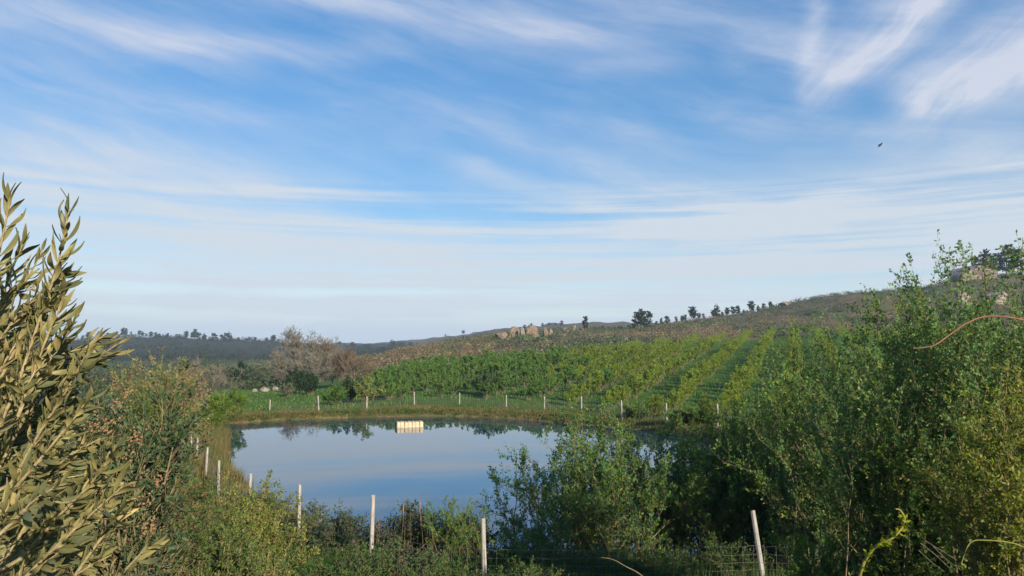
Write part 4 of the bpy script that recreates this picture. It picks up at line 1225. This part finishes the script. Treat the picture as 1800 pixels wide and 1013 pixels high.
shrubp('yellow-green leafy shrub with bare brown stems in the lower right corner', 1755, 8.6, 640, 300, 40, 700, 26000, 0.044, 0.022, [(0.15, 0.19, 0.045), (0.19, 0.21, 0.05), (0.11, 0.155, 0.04), (0.22, 0.20, 0.07)], 118, name='tall_shrub', sub=800, twl=0.13, dome=0.3, stem_r=0.016, tuft=0.02, tmin=0.3)
shrubp('low leafy bush at the bottom edge below the leaning post', 1420, 12.5, 925, 240, 34, 400, 11000, 0.045, 0.022, [(0.08, 0.14, 0.04), (0.11, 0.18, 0.045), (0.13, 0.20, 0.045)], 119, sub=500, dome=0.4, tuft=0.02)

# ------------------------------------------------------------------ reeds, grass, canes
def blades(name, label, cat, P, h, w, pal, seed, lean=0.35, kind='stuff'):
    rg = np.random.default_rng(seed)
    n = len(P)
    th = rg.uniform(0, 6.28, n); ln = h * rg.uniform(0.5, 1.25, n)
    d = np.stack([np.cos(th), np.sin(th), np.zeros(n)], 1)
    side = np.stack([-np.sin(th + 0.6), np.cos(th + 0.6), np.zeros(n)], 1)
    lf = lean * rg.uniform(0.1, 1.0, n)
    p1 = P + np.array([0, 0, 1.0]) * (ln * 0.55)[:, None] + d * (ln * lf * 0.25)[:, None]
    p2 = P + np.array([0, 0, 1.0]) * (ln * (1 - 0.35 * lf))[:, None] + d * (ln * lf)[:, None]
    w_ = w * rg.uniform(0.6, 1.3, n)[:, None]
    P0 = P - np.array([0, 0, 0.05])
    Vv = np.stack([P0 - side * w_, P0 + side * w_, p1 + side * w_ * 0.7, p2, p1 - side * w_ * 0.7], 1).reshape(-1, 3)
    b = np.arange(n) * 5
    q = np.stack([b, b + 1, b + 2, b + 4], 1); t = np.stack([b + 4, b + 2, b + 3], 1)
    pal = np.array(pal)
    cl = vnoise(P[:, 0] * 0.8, P[:, 1] * 0.8, seed, 2)
    k = np.clip((cl * 1.6 - 0.3 + rg.normal(0, 0.22, n)) * len(pal), 0, len(pal) - 1).astype(int)
    c = np.repeat(pal[k] * rg.uniform(0.75, 1.25, (n, 1)), 5, 0)
    return obj(name, mesh_np(name, Vv, q, t, c, mats=[M_GRASS]), kind=kind, label=label, cat=cat)

rg = np.random.default_rng(77)
# near bank grass
N = 52000
x = rg.uniform(-9, 10, N); y = rg.uniform(5.5, 28, N)
ok = (pond_sd(x, y) > 0.15) & (np.abs(x) < y * 0.75 + 1)
x, y = x[ok], y[ok]; z = ground(x, y)
blades('long_grass', 'long dark green grass on the near bank below the fence', 'grass', np.stack([x, y, z], 1), 0.38, 0.006,
       [(0.035, 0.075, 0.016), (0.05, 0.10, 0.022), (0.07, 0.12, 0.03), (0.12, 0.12, 0.05)], 3)
# far bank turf
N = 60000
k = rg.integers(0, len(PONDP), N)
nx_ = np.roll(PONDP, -1, 0) - np.roll(PONDP, 1, 0); nx_ = norm(nx_)
out = np.stack([nx_[:, 1], -nx_[:, 0]], 1)
if pond_sd(PONDP[:1, 0] + out[:1, 0] * 0.5, PONDP[:1, 1] + out[:1, 1] * 0.5)[0] < 0: out = -out
dd = rg.exponential(2.6, N) + 0.05
jt = rg.uniform(-1.6, 1.6, N)
x = PONDP[k, 0] + out[k, 0] * dd + nx_[k, 0] * jt; y = PONDP[k, 1] + out[k, 1] * dd + nx_[k, 1] * jt
ok = (pond_sd(x, y) > 0.08) & (y > 30) & ~((x > 8) & (y < 50))
x, y = x[ok], y[ok]; z = ground(x, y)
blades('bank_turf', 'dry tan and green turf fringing the far and left banks', 'grass', np.stack([x, y, z], 1), 0.36, 0.018,
       [(0.06, 0.105, 0.025), (0.09, 0.13, 0.03), (0.15, 0.13, 0.05), (0.21, 0.14, 0.065), (0.10, 0.12, 0.035)], 4)
# golden reeds on the left shore
N = 5200
y = rg.uniform(38, 64, N)
sx = np.interp(y, [38.8, 43.7, 53, 71], [-13.7, -16.8, -20.5, -27.3])
x = sx - np.abs(rg.normal(0, 1.3, N)) + 0.3 + 0.5 * np.sin(y * 1.7) * rg.random(N)
z = np.maximum(ground(x, y), -0.1)
blades('reed_bed', 'golden brown reeds standing in the left shore of the pond', 'reeds', np.stack([x, y, z], 1), 0.95, 0.014,
       [(0.17, 0.12, 0.045), (0.20, 0.15, 0.055), (0.13, 0.13, 0.045), (0.09, 0.13, 0.04)], 5, 0.5)
# rough grass in the orchard alleys and the meadow
N = 60000
x = rg.uniform(-60, 95, N); y = 70 * (215 / 70.0) ** rg.random(N)
sd = pond_sd(x, y)
ok = (sd > 6) & (in_orchard(x, y) | ((x < -12) & (x > -0.40 * y) & (y < 135)))
x, y = x[ok], y[ok]; z = ground(x, y)
blades('meadow_grass', 'bright green grass of the orchard alleys and the meadow', 'grass', np.stack([x, y, z], 1), 0.34, 0.05,
       [(0.06, 0.125, 0.02), (0.075, 0.15, 0.024), (0.09, 0.165, 0.028), (0.125, 0.165, 0.04)], 6, 0.8)

def cane(name, label, pts, r0, r1, mat, leaves=0, pal=YELLOWG, seed=1, lsize=0.045):
    P = np.array([np.array(at(*p)) for p in pts])
    n = len(P); out_ = []
    for i in range(n - 1):
        a, b, c, d = P[max(i - 1, 0)], P[i], P[i + 1], P[min(i + 2, n - 1)]
        for s in range(6):
            t = s / 6
            out_.append(0.5 * (2 * b + (c - a) * t + (2 * a - 5 * b + 4 * c - d) * t * t + (-a + 3 * b - 3 * c + d) * t ** 3))
    out_.append(P[-1]); Q = np.array(out_)
    base = Q[0].copy(); Q = Q - base
    v, q = tubes(Q[None], np.linspace(r0, r1, len(Q))[None], 7)
    if leaves:
        t = thing(name, label, 'cane', base)
        obj('stem', mesh_np('stem', v, q, smooth=True, mats=[mat]), t)
        rg = np.random.default_rng(seed)
        Vv, q2, idx = leaves_on(Q[None], leaves, 0.0, 0.75, 1.0, lsize, lsize * 0.45, rg, 0.3, 0.004)
        obj('foliage', mesh_np('foliage', Vv, q2, col=leaf_colors(idx, len(idx), pal, rg), mats=[M_LEAF]), t, kind='stuff')
    else:
        obj(name, mesh_np(name, v, q, smooth=True, mats=[mat]), None, base, None, label, 'cane')
cane('bramble_cane', 'arching reddish bramble cane against the shrubs at the right edge', [(1990, 700, 5.4), (1870, 585, 5.3), (1800, 563, 5.2), (1740, 556, 5.15), (1700, 568, 5.1), (1665, 592, 5.05), (1640, 608, 5.0), (1605, 613, 5.0)], 0.009, 0.003, M_CANE_RED)
cane('bramble_cane', 'short side cane forking off the arching reddish cane', [(1850, 548, 5.25), (1820, 552, 5.22), (1788, 562, 5.2)], 0.004, 0.005, M_CANE_RED)
cane('curling_cane', 'curling yellow-green cane with young leaves at the lower right', [(1490, 1120, 5.6), (1512, 1010, 5.5), (1535, 965, 5.45), (1570, 945, 5.4), (1590, 918, 5.4), (1583, 898, 5.4), (1574, 895, 5.4)], 0.013, 0.005, M_CANE_YEL, 90, [(0.20, 0.22, 0.03), (0.26, 0.24, 0.03), (0.15, 0.19, 0.03)], 3)
cane('thin_cane', 'thin yellow cane bending left at the bottom edge near the willow', [(1180, 1060, 9.0), (1128, 1012, 9.0), (1100, 996, 9.0), (1078, 984, 9.0), (1056, 980, 9.0)], 0.008, 0.0025, M_TWIG)
cane('thin_cane', 'thin green cane arching near the lower right corner', [(1690, 990, 6.5), (1705, 955, 6.5), (1735, 950, 6.5), (1790, 958, 6.5), (1850, 990, 6.5)], 0.005, 0.006, M_CANE_YEL)
# fallen brown stems heaped in the lower right
for k, (a, b) in enumerate((((1618, 955), (1670, 1000)), ((1625, 950), (1682, 985)), ((1615, 968), (1660, 1005)), ((1640, 960), (1690, 1003)))):
    cane('dead_stem', 'dead brown stem in the small heap at the lower right', [(a[0], a[1], 8.0), ((a[0] + b[0]) / 2, (a[1] + b[1]) / 2 + 2 * (k - 1), 7.9), (b[0], b[1], 7.8)], 0.0045, 0.003, M_BARK)
    bpy.data.objects[-1]
for o in bpy.data.objects:
    if o.name.startswith('dead_stem'): o['group'] = 'heap of dead stems'; o['category'] = 'stem'
# dry seed-head stalks
for k, (px, top, lab) in enumerate(((709, 884, 'shorter dry stalk with an orange-brown seed head over the brambles'), (738, 880, 'taller dry stalk with an orange-brown seed head over the brambles'))):
    D = 21.0
    p = at(px, top, D); g = Vector((p.x + 0.05, D + 0.05, gz(p.x, D)))
    t = thing('dry_stalk', lab, 'stalk', g)
    Q = np.array([[0, 0, -0.1], [(p.x - g.x) * 0.4, 0, (p.z - g.z) * 0.55], [p.x - g.x, p.y - g.y, p.z - g.z]])
    v, q = tubes(Q[None], np.array([[0.010, 0.008, 0.005]]), 6)
    obj('stem', mesh_np('stem', v, q, smooth=True, mats=[M_CANE_RED]), t)
    hh = 0.34
    Q2 = np.array([[p.x - g.x, p.y - g.y, p.z - g.z - hh + hh * s] for s in (0, 0.15, 0.5, 0.85, 1.0)])
    v, q = tubes(Q2[None], np.array([[0.006, 0.022, 0.028, 0.02, 0.004]]), 8)
    obj('seed_head', mesh_np('seed_head', v, q, smooth=True, mats=[M_REEDHEAD]), t)
# thin bare stalks standing round them
Q, R_ = [], []
rg = np.random.default_rng(31)
for _ in range(60):
    px = rg.uniform(660, 850); D = rg.uniform(20.2, 22); top = rg.uniform(868, 925)
    p = at(px, top, D); gx_ = p.x + rg.normal(0, 0.12); g = np.array([gx_, D, gz(gx_, D)])
    Q.append([g, g * 0.5 + np.array(p) * 0.5 + np.array([0.02, 0, 0]), np.array(p)]); R_.append([0.006, 0.005, 0.003])
v, q = tubes(np.array(Q), np.array(R_), 4)
obj('bare_stalks', mesh_np('bare_stalks', v, q, mats=[M_TWIG]), kind='stuff', label='thin bare upright stalks over the bramble mound by the water', cat='stalks')

# ------------------------------------------------------------------ bird
bp = at(1547, 256, 42)
bird = thing('bird', 'small dark bird flying in the blue sky at upper right', 'bird', bp)
prof = [(-0.16, 0.005), (-0.12, 0.02), (-0.05, 0.042), (0.03, 0.046), (0.09, 0.032), (0.12, 0.03), (0.145, 0.022), (0.165, 0.006), (0.18, 0.001)]
Q = np.array([[0.75 * a, 0.1 * a, 0.62 * a] for a, _ in prof]); v, q = tubes(Q[None], np.array([[r for _, r in prof]]), 8)
obj('body', mesh_np('body', v, q, smooth=True, mats=[M_BIRD]), bird)
for s in (-1, 1):
    Wv = np.array([[0.06, 0.0, 0.04], [-0.04, 0.0, -0.02], [0.09, s * 0.09, 0.11], [-0.05, s * 0.10, 0.03], [0.03, s * 0.2, 0.12], [-0.05, s * 0.19, 0.07], [-0.05, s * 0.28, 0.06]])
    Wv = np.vstack([Wv, Wv + np.array([0.004, 0, -0.008])])
    wq = [[0, 1, 3, 2], [2, 3, 5, 4], [7, 9, 10, 8], [9, 11, 12, 10]]; wt = [[4, 5, 6], [11, 13, 12]]
    obj('wing', mesh_np('wing', Wv, wq, wt, mats=[M_BIRD]), bird)
tv = np.array([[-0.11, -0.01, -0.065], [-0.10, -0.012, -0.085], [-0.17, -0.05, -0.12], [-0.165, 0.03, -0.135], [-0.11, -0.01, -0.069], [-0.17, -0.05, -0.125], [-0.165, 0.03, -0.14]])
obj('tail', mesh_np('tail', tv, [[0, 1, 3, 2]], [[4, 5, 6]], mats=[M_BIRD]), bird)

# ------------------------------------------------------------------ olive tree, close on the left
def olive_leaf_mesh(seed):
    rg = random.Random(seed)
    n = 8; Vv = []
    curl = rg.uniform(-0.16, 0.16); twist = rg.uniform(-0.5, 0.5)
    for k in range(n + 1):
        t = k / n
        w = 0.52 * math.sin(math.pi * t ** 0.92) ** 0.85 if 0 < k < n else 0.02
        zc = curl * math.sin(math.pi * t) + 0.10 * curl * t
        a = twist * t
        for s in (-1, 0, 1):
            yy_ = s * w * 0.235
            dz_ = -0.018 if s == 0 else 0.014 * abs(s)
            Vv.append((t, yy_ * math.cos(a) - dz_ * math.sin(a), zc + yy_ * math.sin(a) + dz_ * math.cos(a)))
    q = []
    for k in range(n):
        b = k * 3
        q += [[b, b + 1, b + 4, b + 3], [b + 1, b + 2, b + 5, b + 4]]
    return np.array(Vv), np.array(q)

def olive_material():
    m, T = new_mat('olive_leaf')
    geo = T.n.new('ShaderNodeNewGeometry'); oi = T.n.new('ShaderNodeObjectInfo'); tcn = T.n.new('ShaderNodeTexCoord')
    rnd = T.m('FRACT', T.add(oi.outputs['Random'], geo.outputs['Random Per Island']))
    n = T.noise(geo.outputs['Position'], 45, 4, 0.6)
    top = T.mixc(rnd, (0.085, 0.105, 0.05), (0.22, 0.195, 0.07))
    und = T.mixc(rnd, (0.28, 0.25, 0.11), (0.42, 0.35, 0.155))
    c = T.mixc(geo.outputs['Backfacing'], top, und)
    h = T.n.new('ShaderNodeHueSaturation'); T.l.new(c, h.inputs['Color'])
    T.l.new(T.smooth(n, 0.3, 0.7, 0.8, 1.15), h.inputs['Value'])
    p = principled(T, h.outputs[0], 0.5, 0.35, bump(T, n, 0.15, 0.002))
    tr = T.n.new('ShaderNodeBsdfTranslucent'); T.l.new(h.outputs[0], tr.inputs['Color'])
    mx = T.n.new('ShaderNodeMixShader'); mx.inputs[0].default_value = 0.12
    T.l.new(p, mx.inputs[1]); T.l.new(tr.outputs[0], mx.inputs[2])
    finish(T, mx.outputs[0])
    return m
M_OLIVE = olive_material()
oleaf = [olive_leaf_mesh(k) for k in range(8)]
oleaf_me = [mesh_np('leaf', v, q, smooth=True, mats=[M_OLIVE]) for v, q in oleaf]
orng = np.random.default_rng(404)
tx, ty = -2.3, 1.9
tz0 = gz(tx, ty)
olive = thing('olive_tree', 'olive tree with narrow silvery leaves close up at the left edge', 'tree', (tx, ty, tz0))
OB = Vector((tx, ty, tz0))
# trunk and limbs, just outside the frame
trunk = np.array([[0, 0, -0.2], [0.05, 0.02, 0.35], [0.0, -0.05, 0.8], [0.08, -0.1, 1.2]])
v, q = tubes(trunk[None], np.array([[0.15, 0.12, 0.10, 0.085]]), 10)
obj('trunk', mesh_np('trunk', v, q, smooth=True, mats=[M_BARK]), olive)
# stems that show, each from photo points (x, y, depth)
STEMS = [
    [(-40, 830, 1.45), (25, 690, 1.40), (70, 560, 1.36), (100, 470, 1.32), (122, 365, 1.28)],
    [(-70, 700, 1.40), (-30, 560, 1.34), (-5, 460, 1.30), (18, 352, 1.26)],
    [(-60, 800, 1.55), (-20, 640, 1.5), (5, 520, 1.46), (40, 430, 1.42)],
    [(-20, 860, 1.60), (40, 740, 1.55), (90, 640, 1.5), (128, 565, 1.46)],
    [(20, 850, 1.45), (70, 760, 1.40), (115, 690, 1.36), (150, 625, 1.32)],
    [(-10, 900, 1.35), (60, 820, 1.30), (110, 760, 1.27), (160, 700, 1.24)],
    [(40, 980, 1.40), (110, 900, 1.35), (160, 850, 1.32), (205, 785, 1.28)],
    [(20, 1040, 1.30), (100, 960, 1.26), (165, 900, 1.23), (222, 850, 1.20)],
    [(100, 1060, 1.35), (150, 985, 1.30), (190, 930, 1.28), (222, 885, 1.25)],
    [(120, 1120, 1.25), (180, 1045, 1.22), (222, 1000, 1.20), (258, 962, 1.18)],
    [(-60, 990, 1.15), (10, 930, 1.12), (60, 880, 1.10), (110, 850, 1.08)],
    [(-80, 620, 1.7), (-20, 560, 1.66), (40, 500, 1.62), (75, 440, 1.6)],
]
for k in range(46):
    bx_, by_ = orng.uniform(-90, 60), orng.uniform(640, 1120)
    ang = math.radians(orng.uniform(38, 72)); ln = orng.uniform(150, 270)
    if by_ - ln * math.sin(ang) < 560 and bx_ + ln * math.cos(ang) > 120: continue
    D0 = orng.uniform(1.35, 2.1)
    STEMS.append([(bx_ + ln * f * math.cos(ang), by_ - ln * f * math.sin(ang) - 12 * math.sin(3.14 * f), D0 - 0.05 * f) for f in (0, 0.34, 0.67, 1.0)])
n_leaf = 0
extraV, extraQ = [], []; eoff = 0
def put_leaf(base, ax, nr, L, wide):
    global n_leaf, eoff
    side = nr.cross(ax).normalized(); nr2 = ax.cross(side).normalized()
    Mx = Matrix((ax, side, nr2)).transposed().to_4x4()
    sc_ = Matrix.Diagonal((L, L * wide, L, 1))
    mw = Matrix.Translation(base) @ Mx @ sc_
    k = int(orng.integers(0, 8))
    if n_leaf < 300:
        o = obj('leaf', oleaf_me[k], olive); o.matrix_local = Matrix.Translation(-OB) @ mw
        n_leaf += 1
    else:
        vv = oleaf[k][0]; A_ = np.array(mw)
        extraV.append(vv @ A_[:3, :3].T + A_[:3, 3] - np.array(OB)); extraQ.append(oleaf[k][1] + eoff); eoff += len(vv)
limb_end = OB + Vector(tuple(trunk[-1]))
for si, st in enumerate(STEMS):
    P = [at(*p) for p in st]
    # curve through the points, then on down to a limb of the tree
    C = []
    for i in range(len(P) - 1):
        a, b, c, d = P[max(i - 1, 0)], P[i], P[i + 1], P[min(i + 2, len(P) - 1)]
        for s in range(6):
            t = s / 6
            C.append(0.5 * (2 * b + (c - a) * t + (2 * a - 5 * b + 4 * c - d) * t * t + (-a + 3 * b - 3 * c + d) * t ** 3))
    C.append(P[-1])
    root = OB + Vector((0.05, -0.05, 0.25 + 0.95 * (si * 0.37 % 1.0)))
    pre = [root.lerp(P[0], f) + Vector((0, 0, 0.05 * math.sin(3.1 * f))) for f in (0.0, 0.35, 0.7)]
    full = np.array([np.array(p - OB) for p in pre + C])
    rad = np.concatenate([np.linspace(0.016, 0.0042, 3), np.linspace(0.0038, 0.0012, len(C))])
    v, q = tubes(full[None], rad[None], 6)
    obj('branch', mesh_np('branch', v, q, smooth=True, mats=[M_OLIVEBARK]), olive)
    # opposite pairs of leaves
    Ls = [0.0]
    for i in range(1, len(C)): Ls.append(Ls[-1] + (C[i] - C[i - 1]).length)
    tot = Ls[-1]; s = 0.02; turn = orng.uniform(0, 6.28)
    while s < tot:
        i = min(np.searchsorted(Ls, s), len(C) - 1); i = max(i, 1)
        f = (s - Ls[i - 1]) / max(1e-6, Ls[i] - Ls[i - 1])
        p = C[i - 1].lerp(C[i], min(f, 1)); T_ = (C[i] - C[i - 1]).normalized()
        ref = T_.cross(Vector((0.2, 1, 0.1))).normalized(); ref2 = T_.cross(ref)
        for sd_ in (0, math.pi):
            if orng.random() < 0.08: continue
            a = turn + sd_ + orng.normal(0, 0.25)
            out_ = ref * math.cos(a) + ref2 * math.sin(a)
            th = orng.uniform(0.25, 0.72) * (0.75 if s > tot - 0.05 else 1.0)
            ax = (T_ * math.cos(th) + out_ * math.sin(th) + Vector((0.10, -0.04, 0.0))).normalized()
            nr = (T_ * math.sin(th) - out_ * math.cos(th) + Vector((orng.normal(0, 0.35), orng.normal(0, 0.35), orng.normal(0, 0.35)))).normalized()
            L = orng.uniform(0.040, 0.068) * (0.75 if s > tot - 0.03 else 1.0) * (1.0 if s > 0.05 else 0.85)
            put_leaf(p + ax * 0.003, ax, -nr, L, orng.uniform(0.52, 0.80))
        s += orng.uniform(0.012, 0.018); turn += math.pi / 2 + orng.normal(0, 0.2)
    # side sprigs
    for _ in range(2 if si < 12 else 3):
        j = int(orng.integers(2, len(C) - 3)); T_ = (C[j + 1] - C[j]).normalized()
        d = (T_ + Vector((orng.uniform(-0.2, 0.9), orng.uniform(-0.5, 0.3), orng.uniform(-0.6, 0.5)))).normalized()
        ln = orng.uniform(0.04, 0.09)
        Q = np.array([np.array(C[j] + d * ln * f - OB) for f in (0, 0.5, 1)])
        v, q = tubes(Q[None], np.array([[0.0018, 0.0014, 0.0008]]), 5)
        extraV_b = v
        obj('twig', mesh_np('twig', v, q, smooth=True, mats=[M_OLIVEBARK]), olive)
        for f in np.linspace(0.25, 1.0, 4):
            for sg in (-1, 1):
                o_ = d.cross(Vector((orng.normal(), orng.normal(), orng.normal()))).normalized()
                ax = (d * 0.8 + o_ * 0.6).normalized()
                put_leaf(C[j] + d * ln * f, ax, d.cross(ax) + o_ * 0.4, orng.uniform(0.03, 0.055), orng.uniform(0.8, 1.1))
if extraV:
    obj('foliage', mesh_np('foliage', np.vstack(extraV), np.vstack(extraQ), smooth=True, mats=[M_OLIVE]), olive, kind='stuff')
print('olive leaves', n_leaf, len(extraV))

# ------------------------------------------------------------------ air
bm = bmesh.new()
box(bm, -5200, 5200, -5200, 5200, -40, 105)
me = bpy.data.meshes.new('haze'); bm.to_mesh(me); bm.free()
m = bpy.data.materials.new('haze_air'); m.use_nodes = True
m.node_tree.nodes.clear()
pv = m.node_tree.nodes.new('ShaderNodeVolumePrincipled')
pv.inputs['Color'].default_value = (0.58, 0.76, 1.0, 1)
pv.inputs['Density'].default_value = 0.00020
pv.inputs['Anisotropy'].default_value = 0.0
mo = m.node_tree.nodes.new('ShaderNodeOutputMaterial')
m.node_tree.links.new(pv.outputs[0], mo.inputs['Volume'])
me.materials.append(m)
obj('haze', me, kind='stuff')
